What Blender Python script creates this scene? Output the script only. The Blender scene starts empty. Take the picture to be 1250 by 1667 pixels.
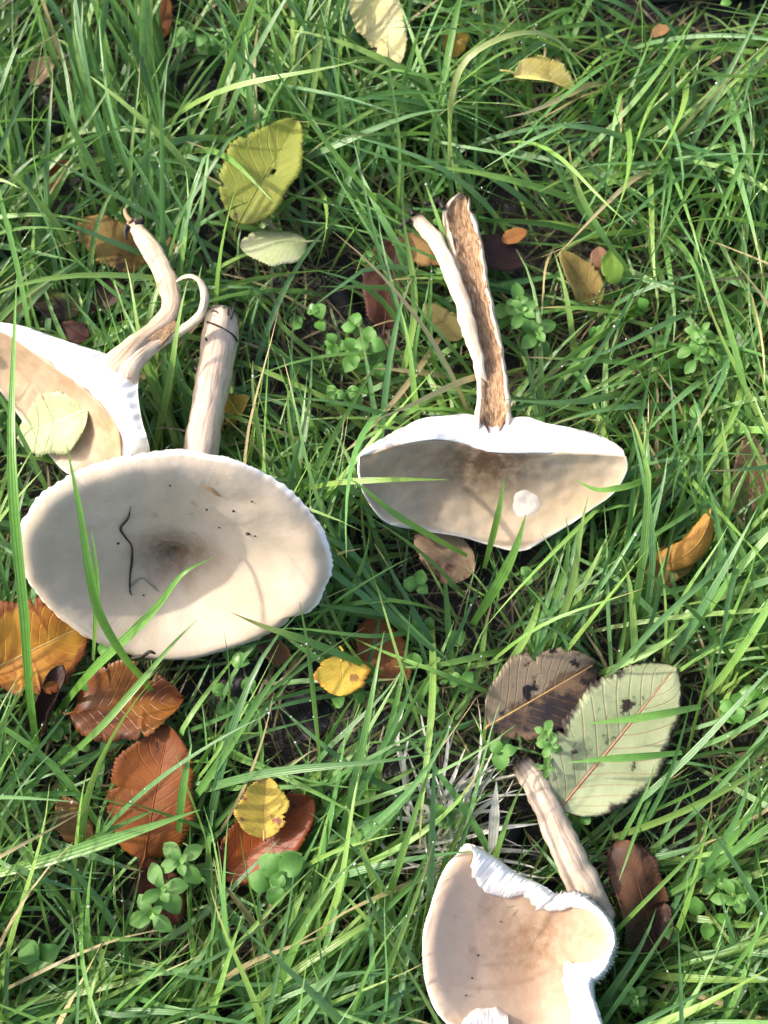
import bpy, bmesh, math, random
import numpy as np
from mathutils import Vector, Matrix, noise
from mathutils.bvhtree import BVHTree
R = math.radians
random.seed(7)
RNG = np.random.default_rng(11)
sc = bpy.context.scene
COL = sc.collection

# ------------------------------------------------------------------ camera
TILT, DIST, HALF = R(12.0), 0.72, 0.25
CT = Vector((0, 0, 0.03))
CAM = CT + Vector((0, -math.sin(TILT), math.cos(TILT))) * DIST
cd = bpy.data.cameras.new('camera'); cam = bpy.data.objects.new('camera', cd); COL.objects.link(cam)
cam.location = CAM; cam.rotation_euler = (TILT, 0, 0)
cd.sensor_fit = 'HORIZONTAL'; cd.sensor_width = 36; cd.lens = 18 * DIST / HALF
cd.clip_start = 0.02; cd.clip_end = 200
cd.dof.use_dof = True; cd.dof.focus_distance = 0.66; cd.dof.aperture_fstop = 9.0
sc.camera = cam
# ------------------------------------------------------------------ light
SUN_EL, SUN_AZ = R(34), math.atan2(0.34, -0.94)          # direction towards the sun
SDIR = Vector((math.cos(SUN_EL) * math.cos(SUN_AZ), math.cos(SUN_EL) * math.sin(SUN_AZ), math.sin(SUN_EL)))
w = bpy.data.worlds.new('World'); sc.world = w; w.use_nodes = True
nt = w.node_tree; bg = nt.nodes['Background']
sky = nt.nodes.new('ShaderNodeTexSky'); sky.sky_type = 'NISHITA'; sky.sun_disc = False
sky.sun_elevation = SUN_EL; sky.sun_rotation = math.pi / 2 - SUN_AZ
sky.air_density = 0.8; sky.dust_density = 5.0; sky.ozone_density = 0.6
nt.links.new(sky.outputs[0], bg.inputs[0]); bg.inputs[1].default_value = 0.15
sl = bpy.data.lights.new('sun', 'SUN'); so = bpy.data.objects.new('sun', sl); COL.objects.link(so)
sl.energy = 2.0; sl.angle = R(1.2); sl.color = (1.0, 0.93, 0.82)
so.rotation_euler = (-SDIR).to_track_quat('-Z', 'Y').to_euler()
so.location = SDIR * 5
sc.view_settings.view_transform = 'Standard'; sc.view_settings.look = 'None'
sc.view_settings.exposure = 1.35; sc.view_settings.gamma = 1.0
sc.render.engine = 'CYCLES'
sc.cycles.use_denoising = True
sc.cycles.max_bounces = 6; sc.cycles.transmission_bounces = 4; sc.cycles.diffuse_bounces = 3; sc.cycles.glossy_bounces = 2; sc.cycles.transparent_max_bounces = 8
sc.cycles.caustics_reflective = False; sc.cycles.caustics_refractive = False

# ------------------------------------------------------------------ picking points of the place
def ray(px, py):
    k = HALF / DIST / 625.0
    d = Vector(((px - 625) * k, (833.5 - py) * k, -1.0))
    d.rotate(cam.rotation_euler)
    return d
def at(px, py, z):
    d = ray(px, py)
    return CAM + d * ((z - CAM.z) / d.z)
def at_plane(px, py, p0, n):
    d = ray(px, py)
    return CAM + d * ((p0 - CAM).dot(n) / d.dot(n))
MPP = 2 * HALF / 1250                                     # metres per photo pixel on the turf
INV = cam.rotation_euler.to_matrix().transposed()
def to_px(P):                                             # numpy (...,3) -> photo pixels
    q = (np.asarray(P) - np.array(CAM)) @ np.array(INV).T
    k = DIST / HALF * 625.0
    return 625 + q[..., 0] / -q[..., 2] * k, 833.5 - q[..., 1] / -q[..., 2] * k

# ------------------------------------------------------------------ object helpers
SOLIDS = []                                               # (bvh, kind, cover) grass keeps clear of these
def tag(o, label=None, cat=None, group=None, kind=None):
    if label: o['label'] = label
    if cat: o['category'] = cat
    if group: o['group'] = group
    if kind: o['kind'] = kind
    return o
def empty(name, loc, label, cat, group=None):
    o = bpy.data.objects.new(name, None); COL.objects.link(o); o.location = loc
    o.empty_display_size = 0.02
    return tag(o, label, cat, group)
def mesh(name, V, F, mat, parent=None, smooth=True, attrs=None, solid=None, thick=0, offset=-1, uv=None, matrix=None):
    me = bpy.data.meshes.new(name)
    V = np.asarray(V, dtype=float)
    if thick and len(F[0]) == 4:
        FA = np.array(F); nn = np.cross(V[FA[:, 2]] - V[FA[:, 0]], V[FA[:, 3]] - V[FA[:, 1]]).sum(0)
        if nn[2] < 0: F = [tuple(f)[::-1] for f in F]
    me.from_pydata(V.tolist(), [], F); me.update()
    if smooth: me.polygons.foreach_set('use_smooth', [True] * len(me.polygons))
    for k, v in (attrs or {}).items():
        v = np.asarray(v, dtype=np.float32)
        if v.ndim == 1:
            a = me.attributes.new(k, 'FLOAT', 'POINT'); a.data.foreach_set('value', v)
        else:
            a = me.attributes.new(k, 'FLOAT_COLOR', 'POINT'); a.data.foreach_set('color', v.ravel())
    if uv is not None:
        l = me.uv_layers.new(name='UVMap'); uv = np.asarray(uv, dtype=np.float32)
        idx = np.empty(len(me.loops), dtype=np.int32); me.loops.foreach_get('vertex_index', idx)
        l.data.foreach_set('uv', uv[idx].ravel())
    o = bpy.data.objects.new(name, me); COL.objects.link(o)
    me.materials.append(mat)
    if matrix is not None: o.matrix_world = matrix
    if parent:
        o.parent = parent
        if matrix is None: o.matrix_parent_inverse = Matrix.Translation(-Vector(parent.location))
    if thick:
        m = o.modifiers.new('thickness', 'SOLIDIFY'); m.thickness = thick; m.offset = offset
    if solid:
        W = V if matrix is None else (np.array(matrix.to_3x3()) @ V.T).T + np.array(matrix.translation)
        SOLIDS.append((BVHTree.FromPolygons([Vector(p) for p in W], F), *solid))
    return o
def gridf(nu, nv, closed=False):
    F = []
    for i in range(nu if closed else nu - 1):
        a, b = i * nv, ((i + 1) % nu) * nv
        for j in range(nv - 1): F.append((a + j, b + j, b + j + 1, a + j + 1))
    return F
def spline(pts, n, closed=False):                         # Catmull-Rom, resampled evenly by length
    P = np.asarray(pts, float)
    m = len(P)
    if closed: Q = np.vstack([P[-1], P, P[0], P[1]]); segs = m
    else: Q = np.vstack([2 * P[0] - P[1], P, 2 * P[-1] - P[-2]]); segs = m - 1
    out = []
    for i in range(segs):
        p0, p1, p2, p3 = Q[i:i + 4]
        for t in np.linspace(0, 1, 16, endpoint=False):
            out.append(.5 * (2 * p1 + (p2 - p0) * t + (2 * p0 - 5 * p1 + 4 * p2 - p3) * t * t + (3 * p1 - p0 - 3 * p2 + p3) * t ** 3))
    out.append(P[0] if closed else P[-1])
    out = np.array(out)
    d = np.r_[0, np.cumsum(np.linalg.norm(np.diff(out[:, :2], axis=0), axis=1))]
    s = np.linspace(0, d[-1], n, endpoint=not closed)
    return np.stack([np.interp(s, d, out[:, k]) for k in range(P.shape[1])], 1)
def nz(p, s, seed=0): return noise.noise(Vector((p[0] * s + seed, p[1] * s - seed, p[2] * s)))

# ------------------------------------------------------------------ materials
class NT:
    def __init__(s, name):
        s.m = bpy.data.materials.new(name); s.m.use_nodes = True
        s.t = s.m.node_tree; s.t.nodes.clear()
        s.out = s.n('OutputMaterial')
    def n(s, typ, **kw):
        x = s.t.nodes.new('ShaderNode' + typ)
        for k, v in kw.items(): setattr(x, k, v)
        return x
    def put(s, sock, v):
        if hasattr(v, 'is_output'): s.t.links.new(v, sock)
        elif isinstance(v, (tuple, list)) and len(v) == 3 and len(sock.default_value) == 4: sock.default_value = (*v, 1)
        else: sock.default_value = v
    def math(s, op, a, b=0, c=0, clamp=False):
        x = s.n('Math', operation=op, use_clamp=clamp)
        for i, v in enumerate((a, b, c)): s.put(x.inputs[i], v)
        return x.outputs[0]
    def mix(s, f, a, b):
        x = s.n('Mix', data_type='RGBA')
        s.put(x.inputs[0], f); s.put(x.inputs[6], a); s.put(x.inputs[7], b)
        return x.outputs[2]
    def step(s, v, lo, hi):
        x = s.n('MapRange', interpolation_type='SMOOTHSTEP')
        s.put(x.inputs[0], v); s.put(x.inputs[1], lo); s.put(x.inputs[2], hi)
        return x.outputs[0]
    def noise(s, vec, scale, detail=4, rough=.55):
        x = s.n('TexNoise'); s.put(x.inputs['Vector'], vec)
        x.inputs['Scale'].default_value = scale; x.inputs['Detail'].default_value = detail; x.inputs['Roughness'].default_value = rough
        return x.outputs[0]
    def attr(s, name): return s.n('Attribute', attribute_name=name)
    def coords(s, seed=0, scale=(1, 1, 1), uv=False):
        c = s.n('TexCoord'); mp = s.n('Mapping')
        s.put(mp.inputs[0], c.outputs['UV' if uv else 'Object'])
        mp.inputs['Location'].default_value = (seed, seed * 1.7, seed * .6); mp.inputs['Scale'].default_value = scale
        return mp.outputs[0]
    def bump(s, h, strength, dist):
        x = s.n('Bump'); s.put(x.inputs['Height'], h); x.inputs['Strength'].default_value = strength; x.inputs['Distance'].default_value = dist
        return x.outputs[0]
    def bsdf(s, color, rough=.6, spec=.4, normal=None, sss=0, sssr=(.004, .002, .001), **kw):
        b = s.n('BsdfPrincipled')
        s.put(b.inputs['Base Color'], color); s.put(b.inputs['Roughness'], rough); s.put(b.inputs['Specular IOR Level'], spec)
        if normal is not None: s.put(b.inputs['Normal'], normal)
        if sss:
            b.inputs['Subsurface Weight'].default_value = sss; b.inputs['Subsurface Radius'].default_value = (1, .6, .4); b.inputs['Subsurface Scale'].default_value = sssr[0]
        for k, v in kw.items(): s.put(b.inputs[k], v)
        return b.outputs[0]
    def leafy(s, color, trans_col, f, rough, spec, normal=None):   # thin leaf: some light passes through
        b = s.bsdf(color, rough, spec, normal)
        tr = s.n('BsdfTranslucent'); s.put(tr.inputs[0], trans_col)
        if normal is not None: s.put(tr.inputs[1], normal)
        mx = s.n('MixShader'); mx.inputs[0].default_value = f
        s.t.links.new(b, mx.inputs[1]); s.t.links.new(tr.outputs[0], mx.inputs[2])
        return mx.outputs[0]
    def done(s, sh): s.t.links.new(sh, s.out.inputs[0]); return s.m

def mat_soil():
    s = NT('soil'); c = s.coords()
    a = s.noise(c, 60, 8, .7); b = s.noise(c, 420, 4)
    col = s.mix(s.step(a, .35, .7), (.006, .006, .007), (.020, .016, .012))
    col = s.mix(s.step(b, .64, .76), col, (.045, .036, .028))
    return s.done(s.bsdf(col, s.step(a, .2, .8), .5, s.bump(b, .8, .004)))
def mat_grass():
    s = NT('grass_blades'); a = s.attr('Col').outputs[0]
    c = s.coords()
    n = s.noise(c, 260, 3)
    g = s.attr('across').outputs['Fac']                   # fine ribs along the blade
    rib = s.math('SINE', s.math('MULTIPLY', g, 22.0))
    hs = s.n('HueSaturation'); s.put(hs.inputs['Color'], a); s.put(hs.inputs['Value'], s.math('MULTIPLY_ADD', n, .5, .75))
    col = hs.outputs[0]
    tr = s.mix(.5, col, (.22, .42, .06))
    return s.done(s.leafy(col, tr, .34, .33, .5, s.bump(rib, .25, .0003)))
def mat_cap(name, tan, pale, brown, seed, warm=None):
    s = NT(name); c = s.coords(seed)
    dk = s.attr('dark').outputs['Fac']; ed = s.attr('edge').outputs['Fac']
    big = s.noise(c, 16, 4, .6); fine = s.noise(c, 160, 5, .65); speck = s.noise(c, 75, 2, .5)
    col = s.mix(s.step(big, .3, .72), tan, pale)
    if warm: col = s.mix(s.math('MULTIPLY', s.attr('warm').outputs['Fac'], .8), col, warm)
    col = s.mix(s.math('MULTIPLY', s.step(speck, .64, .8), .35), col, brown)
    d2 = s.math('MULTIPLY', dk, s.math('MULTIPLY_ADD', fine, 2.0, .1), clamp=True)
    col = s.mix(d2, col, brown)
    col = s.mix(s.math('MULTIPLY', s.step(fine, .35, .75), .12), col, (.35, .26, .18))
    fib = s.noise(s.coords(seed, (70, 2.2, 1), uv=True), 1.0, 5, .6)
    col = s.mix(s.math('MULTIPLY', s.step(fib, .48, .78), .09), col, brown)
    col = s.mix(ed, col, (.82, .79, .74))
    h = s.math('ADD', s.math('MULTIPLY', big, 3.0), s.math('ADD', s.math('MULTIPLY', fine, .45), s.math('MULTIPLY', fib, .15)))
    return s.done(s.bsdf(col, .55, .3, s.bump(h, .35, .0018), .12, (.006,)))
def mat_flesh(name='white_flesh', seed=0, col=(.80, .78, .745)):
    s = NT(name); c = s.coords(seed)
    f = s.noise(c, 220, 5, .7); b = s.noise(c, 30, 4)
    k = s.mix(s.step(b, .45, .8), col, (.74, .66, .54))
    k = s.mix(s.math('MULTIPLY', s.attr('stain').outputs['Fac'], s.step(f, .25, .7)), k, (.42, .28, .16))
    return s.done(s.bsdf(k, .6, .25, s.bump(f, .5, .0012), .15, (.006,)))
def mat_stem(name, light, dark, seed, streak=6.0, amount=.7):
    s = NT(name); c = s.coords(seed, (1.6, streak, 1), uv=True); c2 = s.coords(seed)
    f = s.noise(c, 3.2, 6, .65); b = s.noise(c2, 45, 4)
    col = s.mix(s.math('MULTIPLY', s.step(f, .38, .70), amount), light, dark)
    col = s.mix(s.math('MULTIPLY', s.step(b, .5, .8), .45), col, tuple(x * .75 for x in dark))
    col = s.mix(s.attr('soil').outputs['Fac'], col, (.03, .022, .016))
    h = s.math('ADD', f, s.math('MULTIPLY', b, .5))
    return s.done(s.bsdf(col, .62, .25, s.bump(h, .7, .0016), .08, (.004,)))
def mat_pith(name, seed):
    s = NT(name); c = s.coords(seed); cu = s.coords(seed, (7, 5, 1), uv=True)
    f = s.noise(c, 260, 6, .75); g = s.noise(cu, 4, 5, .7)
    col = s.mix(s.step(g, .38, .66), (.52, .35, .21), (.17, .075, .03))
    col = s.mix(s.step(f, .58, .72), col, (.055, .028, .016))
    col = s.mix(s.math('MULTIPLY', s.step(f, .2, .42), -1.0), col, col)
    return s.done(s.bsdf(col, .75, .2, s.bump(f, 1.0, .003)))
LEAFSEED = [0]
def mat_leaf(name, c1, c2, spot=(.03, .02, .015), spots=.66, vein=None, veinmix=.35, mott=(.38, .6), rough=.58, trans=.15, edge=0, edgecol=None, spec=.25, sidecol=None):
    LEAFSEED[0] += 3.37; spots = .5 + (spots - .5) * .62
    s = NT(name); c = s.coords(LEAFSEED[0])
    u = s.n('TexCoord').outputs['UV']; sp = s.n('SeparateXYZ'); s.put(sp.inputs[0], u)
    t, q = sp.outputs[0], s.math('ABSOLUTE', s.math('MULTIPLY_ADD', sp.outputs[1], 2.0, -1.0))
    ph = s.math('FRACT', s.math('MULTIPLY', s.math('MULTIPLY_ADD', q, -.26, t), 11.0))
    line = s.math('ABSOLUTE', s.math('SUBTRACT', ph, .5))          # 0 on a side vein
    v1 = s.math('SUBTRACT', 1.0, s.step(line, .02, .10)); v2 = s.math('SUBTRACT', 1.0, s.step(q, .02, .07))
    vv = s.math('MAXIMUM', v1, v2)
    n1 = s.noise(c, 34, 5, .6); n2 = s.noise(c, 95, 4, .6); n3 = s.noise(c, 420, 4, .7)
    col = s.mix(s.step(n1, *mott), c1, c2)
    if sidecol:
        sd = s.step(s.math('ADD', sp.outputs[1], s.math('MULTIPLY', s.math('SUBTRACT', n1, .5), 1.2)), .47, .58)
        col = s.mix(sd, col, sidecol)
    col = s.mix(s.math('MULTIPLY', n3, .45), col, tuple(x * .55 for x in c2))
    col = s.mix(s.math('MULTIPLY', vv, veinmix), col, vein or tuple(min(1, x * 1.2) for x in c1))
    n4 = s.noise(c, 21, 6, .7)
    col = s.mix(s.math('MULTIPLY', s.step(n4, .50, .66), .65), col, tuple(x * .38 for x in c2))
    if edge:
        e = s.step(s.math('ADD', q, s.math('MULTIPLY', n2, .6)), 1.25 - edge, 1.4 - edge)
        col = s.mix(e, col, edgecol or spot)
    nn = s.math('MULTIPLY_ADD', n1, .5, s.math('MULTIPLY', n2, .5))
    col = s.mix(s.step(nn, spots, spots + .05), col, spot)
    h = s.math('MULTIPLY_ADD', vv, -1.0, s.math('MULTIPLY', n3, .6))
    return s.done(s.leafy(col, s.mix(.5, col, (.6, .42, .1)), trans, rough, spec, s.bump(h, .4, .0006)))
def mat_plain(name, c1, c2, scale, rough=.6, bump=.4, spec=.4, trans=0):
    s = NT(name); c = s.coords(); f = s.noise(c, scale, 5, .65)
    col = s.mix(s.step(f, .3, .7), c1, c2); nb = s.bump(f, bump, .001)
    if trans: return s.done(s.leafy(col, s.mix(.5, col, (.3, .5, .06)), trans, rough, spec, nb))
    return s.done(s.bsdf(col, rough, spec, nb))
def mat_water():
    s = NT('dew'); return s.done(s.bsdf((1, 1, 1), .12, .6, **{'Transmission Weight': .55, 'IOR': 1.33}))

M = dict(soil=mat_soil(), grass=mat_grass(), flesh=mat_flesh(), dew=mat_water(),
         scar=mat_flesh('scar_flesh', 8, (.68, .63, .56)), gill=mat_flesh('gill_flesh', 4, (.78, .75, .70)),
         black=mat_plain('black_fibre', (.008, .007, .006), (.03, .022, .018), 300, .6),
         stone=mat_plain('wet_stone', (.05, .052, .05), (.16, .16, .15), 160, .6, 1.0),
         chick=mat_plain('chickweed_green', (.10, .235, .05), (.14, .30, .07), 120, .38, .3, .4, .22),
         clover=mat_plain('rounded_leaf_green', (.085, .225, .04), (.125, .30, .06), 120, .36, .3, .4, .25),
         herbstem=mat_plain('herb_stem', (.12, .24, .07), (.2, .26, .1), 120, .5))

# ------------------------------------------------------------------ ground
def build_ground():
    n = 150; ax = np.linspace(-.75, .75, n)
    big = np.r_[-30, -8, -2.5, -1.2, ax, 1.2, 2.5, 8, 30]; k = len(big)
    V = []
    for x in big:
        for y in big:
            inn = abs(x) < .76 and abs(y) < .76
            z = .006 * nz((x, y, 0), 14) + .004 * nz((x, y, 0), 60, 3) if inn else -.002
            V.append((x, y, z))
    o = mesh('ground', V, gridf(k, k), M['soil']); tag(o, 'dark wet soil showing between the grass', kind='structure')
    o['category'] = 'ground'
build_ground()

# ------------------------------------------------------------------ sweeps and patches
def sweep(name, path, widths, mat, parent, prof=None, nu=40, ns=20, flat=1.0, lump=.0006, seed=0, cap=True, soil=None, solid=None, up=Vector((0, 0, 1))):
    """tube along a 3-D path; widths = half widths in metres at path knots; prof(a)->(side, lift) unit cross-section"""
    P = spline([(*p, wd) for p, wd in zip(path, widths)], nu)
    V, UV, S = [], [], []
    L = nu - 1
    for i in range(nu):
        p = Vector(P[i, :3]); tn = Vector(P[min(i + 1, L), :3]) - Vector(P[max(i - 1, 0), :3]); tn.normalize()
        sd = tn.cross(up); sd.normalize(); u2 = sd.cross(tn)
        for j in range(ns):
            a = j / ns
            if prof: x, y = prof(a, i / L)
            else: x, y = math.cos(2 * math.pi * a), math.sin(2 * math.pi * a) * flat
            q = p + sd * x * P[i, 3] + u2 * y * P[i, 3]
            nn = nz(q, 90, seed) * lump + nz(q, 260, seed) * lump * .4
            q += (q - p).normalized() * nn if (q - p).length > 1e-6 else Vector()
            V.append(q); UV.append((i / L * P.shape[0] * .0 + i / L, a)); S.append(soil(i / L, a) if soil else 0)
    F = [(i * ns + j, i * ns + (j + 1) % ns, (i + 1) * ns + (j + 1) % ns, (i + 1) * ns + j) for i in range(L) for j in range(ns)]
    if cap:
        for i, rev in ((0, True), (L, False)):
            cidx = len(V); ctr = sum((Vector(V[i * ns + j]) for j in range(ns)), Vector()) / ns
            V.append(ctr); UV.append((i / L, .5)); S.append(soil(i / L, .5) if soil else 0)
            for j in range(ns):
                f = (i * ns + j, i * ns + (j + 1) % ns, cidx); F.append(f[::-1] if rev else f)
    return mesh(name, [tuple(v) for v in V], F, mat, parent, uv=UV, attrs={'soil': S}, solid=solid)

def patch(A, B, nu, nv, zf, jit=0, seed=0):
    """3-D sheet between two rims A and B of (photo x, photo y, height); zf(u,v) is its hollow"""
    a, b = spline(A, nu), spline(B, nu)
    V = np.zeros((nu, nv, 3)); PX = np.zeros((nu, nv, 2))
    for i in range(nu):
        for j in range(nv):
            u, v = i / (nu - 1), j / (nv - 1)
            q = a[i] * (1 - v) + b[i] * v
            p = at(q[0], q[1], q[2] + zf(u, v))
            p = p + Vector((0, 0, 1)) * (nz(p, 45, seed) * jit + nz(p, 140, seed) * jit * .4)
            V[i, j] = p; PX[i, j] = q[:2]
    return V.reshape(-1, 3), gridf(nu, nv), PX.reshape(-1, 2)
def blob(PX, c, r, k=1.0, sy=1.0):
    d = np.hypot(PX[:, 0] - c[0], (PX[:, 1] - c[1]) * sy) / r
    return np.clip(1 - d, 0, 1) ** .8 * k
def flip(F): return [f[::-1] for f in F]
def onto(bvh, px, py, lift=0.0):
    h = bvh.ray_cast(CAM, ray(px, py).normalized())
    if h[0] is None: return at(px, py, .05), Vector((0, 0, 1))
    n = h[1] if h[1].z > 0 else -h[1]
    return h[0] + n * lift, n

# ------------------------------------------------------------------ mushroom with the whole cap (lower left)
def mushroom_whole():
    cap_n = Vector((-0.06, -math.sin(R(50)), math.cos(R(50)))).normalized()
    p0 = at(285, 1070, .028)
    root = empty('mushroom', at(340, 560, 0), 'whole mushroom lying with its broad oval greyish-cream cap face up and stem behind', 'mushroom')
    rim = [(25, 882), (36, 850), (60, 815), (100, 781), (150, 757), (210, 741), (270, 735), (330, 739), (390, 753), (440, 776), (487, 811),
           (520, 850), (538, 888), (541, 920), (533, 950), (516, 980), (498, 998), (474, 1001), (464, 1017), (420, 1039), (370, 1059), (310, 1072),
           (260, 1074), (210, 1065), (160, 1045), (110, 1015), (70, 980), (45, 945), (30, 915)]
    nu, depth = 320, .044
    rp = spline(rim, nu, True)
    W = [at_plane(x, y, p0, cap_n) for x, y in rp]
    c3 = at_plane(287, 892, p0 - cap_n * depth, cap_n); c3 += cap_n * depth
    vs = np.r_[np.linspace(0, .9, 26), np.linspace(.92, 1, 7)]; nv = len(vs)
    V, dark, edge, warm = [], [], [], []
    WS = [sum((W[(i + k) % nu] for k in range(-16, 17)), Vector()) / 33 for i in range(nu)]
    for i, wp in enumerate(W):
        ws = WS[i]
        wp = wp + (wp - c3).normalized() * (.0014 * nz(wp, 50, 2))
        for v in vs:
            f = (1 - v) ** 1.35
            e_ = max(0, (v - .84) / .16) ** 1.5
            p = c3 + (ws.lerp(wp, e_) - c3) * v - cap_n * depth * f
            roll = max(0, (v - .86) / .14)
            p -= cap_n * .007 * (roll ** 2.4 - v ** 3)                 # the margin turns down
            p += cap_n * (.0020 * nz(p, 22, 1) + .0012 * nz(p, 60, 7)) * min(1, 4 * v)
            if v > .96: p += (wp - c3).normalized() * ((v - .96) / .04) * (.0012 * nz(wp, 300, 5) + .0002 * (i % 2))
            V.append(p)
            aa = .5 + .5 * nz((wp - c3).normalized(), 2.2, 4)
            dark.append(min(1, max(0, 1.15 - v / (.24 + .14 * aa))) ** .8 * .8)
            edge.append(min(1, max(0, (v - .979 + .014 * nz(wp, 45, 8)) / .014)))
            warm.append(0)
    bv_F = gridf(nu, nv, True)
    m = mat_cap('cream_cap', (.48, .395, .29), (.56, .485, .395), (.17, .10, .05), 1.0)
    cap = mesh('cap', [tuple(v) for v in V], bv_F, m, root, attrs={'dark': dark, 'edge': edge}, uv=[(math.sin(math.pi * i / nu) * 1.6, v) for i in range(nu) for v in vs], solid=('mush', 1))
    bvh = SOLIDS[-1][0]
    # gilled underside: the flesh thickens to the centre, every lamella a ridge
    G = []; ng = 12
    for i, wp in enumerate(W):
        for j in range(ng):
            v = 1 - j / (ng - 1) * .9
            f = (1 - v) ** 1.35
            p = c3 + (wp - c3) * (v * .997) - cap_n * (depth * f + (.0005 if v > .99 else .0015) + .020 * (1 - v) + (.003 if i % 2 else 0) * (v < .99))
            G.append(p)
    gl = mesh('gills', [tuple(v) for v in G], flip(gridf(nu, ng, True)), M['gill'], root, attrs={'stain': [0] * len(G)}, solid=('mush', 1), smooth=False)
    tag(gl, kind='stuff')
    # stem
    ctr = c3 - cap_n * (depth + .020)
    pts = [ctr, at(322, 760, .052), at(338, 670, .055), at(350, 600, .052), at(358, 545, .048), at(362, 512, .044)]
    st = sweep('stem', pts, [.013, .0118, .0108, .0112, .0118, .0105], mat_stem('pinkish_stem', (.62, .50, .40), (.36, .24, .16), 3.1), root, nu=70, ns=30,
               lump=.0012, seed=3, soil=lambda t, a: max(0, min(1, (t - .955) * 30)) * (.5 + .5 * math.sin(a * 20)), solid=('mush', 1))
    # frayed fibres and soil at the base of the stem
    for k in range(5):
        b = at(352 + 6 * k, 520 + 4 * (k % 2), .055)
        sweep('root_thread', [b, b + Vector((random.uniform(-.006, .008), random.uniform(.0, .012), .002)), b + Vector((random.uniform(-.012, .014), random.uniform(.004, .02), -.004))],
              [.0007, .0005, .0003], M['black'], root, nu=8, ns=5, lump=.0003, seed=k)
    for k, pth in enumerate([[(333, 508), (331, 530), (337, 555)], [(338, 525), (352, 530), (378, 545), (385, 556)]]):
        sbv = SOLIDS[-1][0]
        sweep('root_thread', [onto(sbv, x, y, .0006)[0] for x, y in pth], [.0007] * len(pth), M['black'], root, nu=12, ns=5, lump=.0002, seed=k)
    return root, bvh
m1, cap1 = mushroom_whole()

# ------------------------------------------------------------------ mushrooms split down the middle
def split_mushroom(label, A, T, B, zmin, cap_m, dark, seed, nu=110, sag=.010, belly=.034):
    c = at(A[len(A) // 2][0], A[len(A) // 2][1], 0)
    root = empty('mushroom', c, label, 'mushroom')
    V, F, PX = patch(A, B, nu, 34, lambda u, v: -sag * math.sin(math.pi * u) * math.sin(math.pi * v), .0022, seed)
    vv = np.tile(np.linspace(0, 1, 34), nu)
    dk = np.zeros(len(V))
    for cc, r, k, sy in dark: dk = np.maximum(dk, blob(PX, cc, r, k, sy))
    ed = np.clip((vv - .965) / .025, 0, 1)
    mesh('cap', V, F, cap_m, root, attrs={'dark': dk, 'edge': ed}, uv=[(i / nu, j / 33) for i in range(nu) for j in range(34)], solid=('mush', 1), thick=.0018)
    bvh = SOLIDS[-1][0]
    # the white cut face of flesh and gills
    V, F, PX = patch(T, A, nu * 2, 16, lambda u, v: .0035 * math.sin(math.pi * v) * math.sin(math.pi * u) ** .5 + .0005 * math.sin(u * 160) * (1 - v) ** 2, .0022, seed + 2)
    mesh('cut_flesh', V, flip(F), M['flesh'], root, attrs={'stain': np.zeros(len(V))}, solid=('mush', 1), thick=.0015)
    # gilled outside, going round below from the cut to the rim
    V, F, PX = patch(T, B, nu * 2, 14, lambda u, v: -belly * (math.sin(math.pi * v) ** .7) * (math.sin(math.pi * u) ** .5) + (.0016 if int(u * nu * 2) % 2 else 0) * math.sin(math.pi * v), .0005, seed + 5)
    V[:, 2] = np.maximum(V[:, 2], .006)
    g = mesh('gills', V, F, M['gill'], root, smooth=False, attrs={'stain': np.zeros(len(V))}, solid=('mush', 1)); tag(g, kind='stuff')
    return root, bvh
def channel(depth=.55, wall=.28):                        # half pipe: round below, hollow above
    def f(a, t):
        th = a * 2 * math.pi
        if a < .5:                                       # upper side, right to left
            x = math.cos(th); k = max(0, 1 - (abs(x) / (1 - wall)) ** 4)
            return x, .28 * (1 - abs(x) ** 6) - depth * k
        return math.cos(th), math.sin(th) * .85
    return f
def split_stem(root, path, widths, light, dark, seed, wall=.3, pith=True, depth=.5, soil_end=True, name='stem'):
    st = sweep(name, path, widths, mat_stem('split_stem_%d' % seed, light, dark, seed), root, channel(depth, wall), nu=80, ns=40, lump=.0011, seed=seed,
               soil=lambda t, a: max(0, min(1, (t - .97) * 40)) * (.3 + .7 * abs(math.sin(a * 9))) if soil_end else 0, solid=('mush', 1))
    if pith:                                             # rough brown lining lying in the hollow
        P = spline([(*p, w_) for p, w_ in zip(path, widths)], 90)
        V, UV = [], []; na = 12
        for i in range(90):
            p = Vector(P[i, :3]); tn = (Vector(P[min(i + 1, 89), :3]) - Vector(P[max(i - 1, 0), :3])).normalized()
            sd = tn.cross(Vector((0, 0, 1))).normalized(); u2 = sd.cross(tn)
            e = min(1, i / 6, (89 - i) / 3 + .2)
            for j in range(na):
                x = -1 + 2 * j / (na - 1); ww = (1 - wall) * (.98 + .25 * nz(p + sd * x * .01, 120, seed)) * max(.05, e)
                lift = .28 - depth * max(0, 1 - abs(x) ** 3) * .86
                q = p + sd * x * ww * P[i, 3] + u2 * (lift + .05) * P[i, 3]
                q += u2 * (.0014 * nz(q, 330, seed) + .001 * nz(q, 120, seed) - (.0016 if abs(x) > .95 else 0))
                V.append(q); UV.append((i / 89, j / (na - 1)))
        mesh('pith', [tuple(v) for v in V], flip(gridf(90, na)), mat_pith('brown_pith_%d' % seed, seed), root, uv=UV)
    return st

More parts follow.
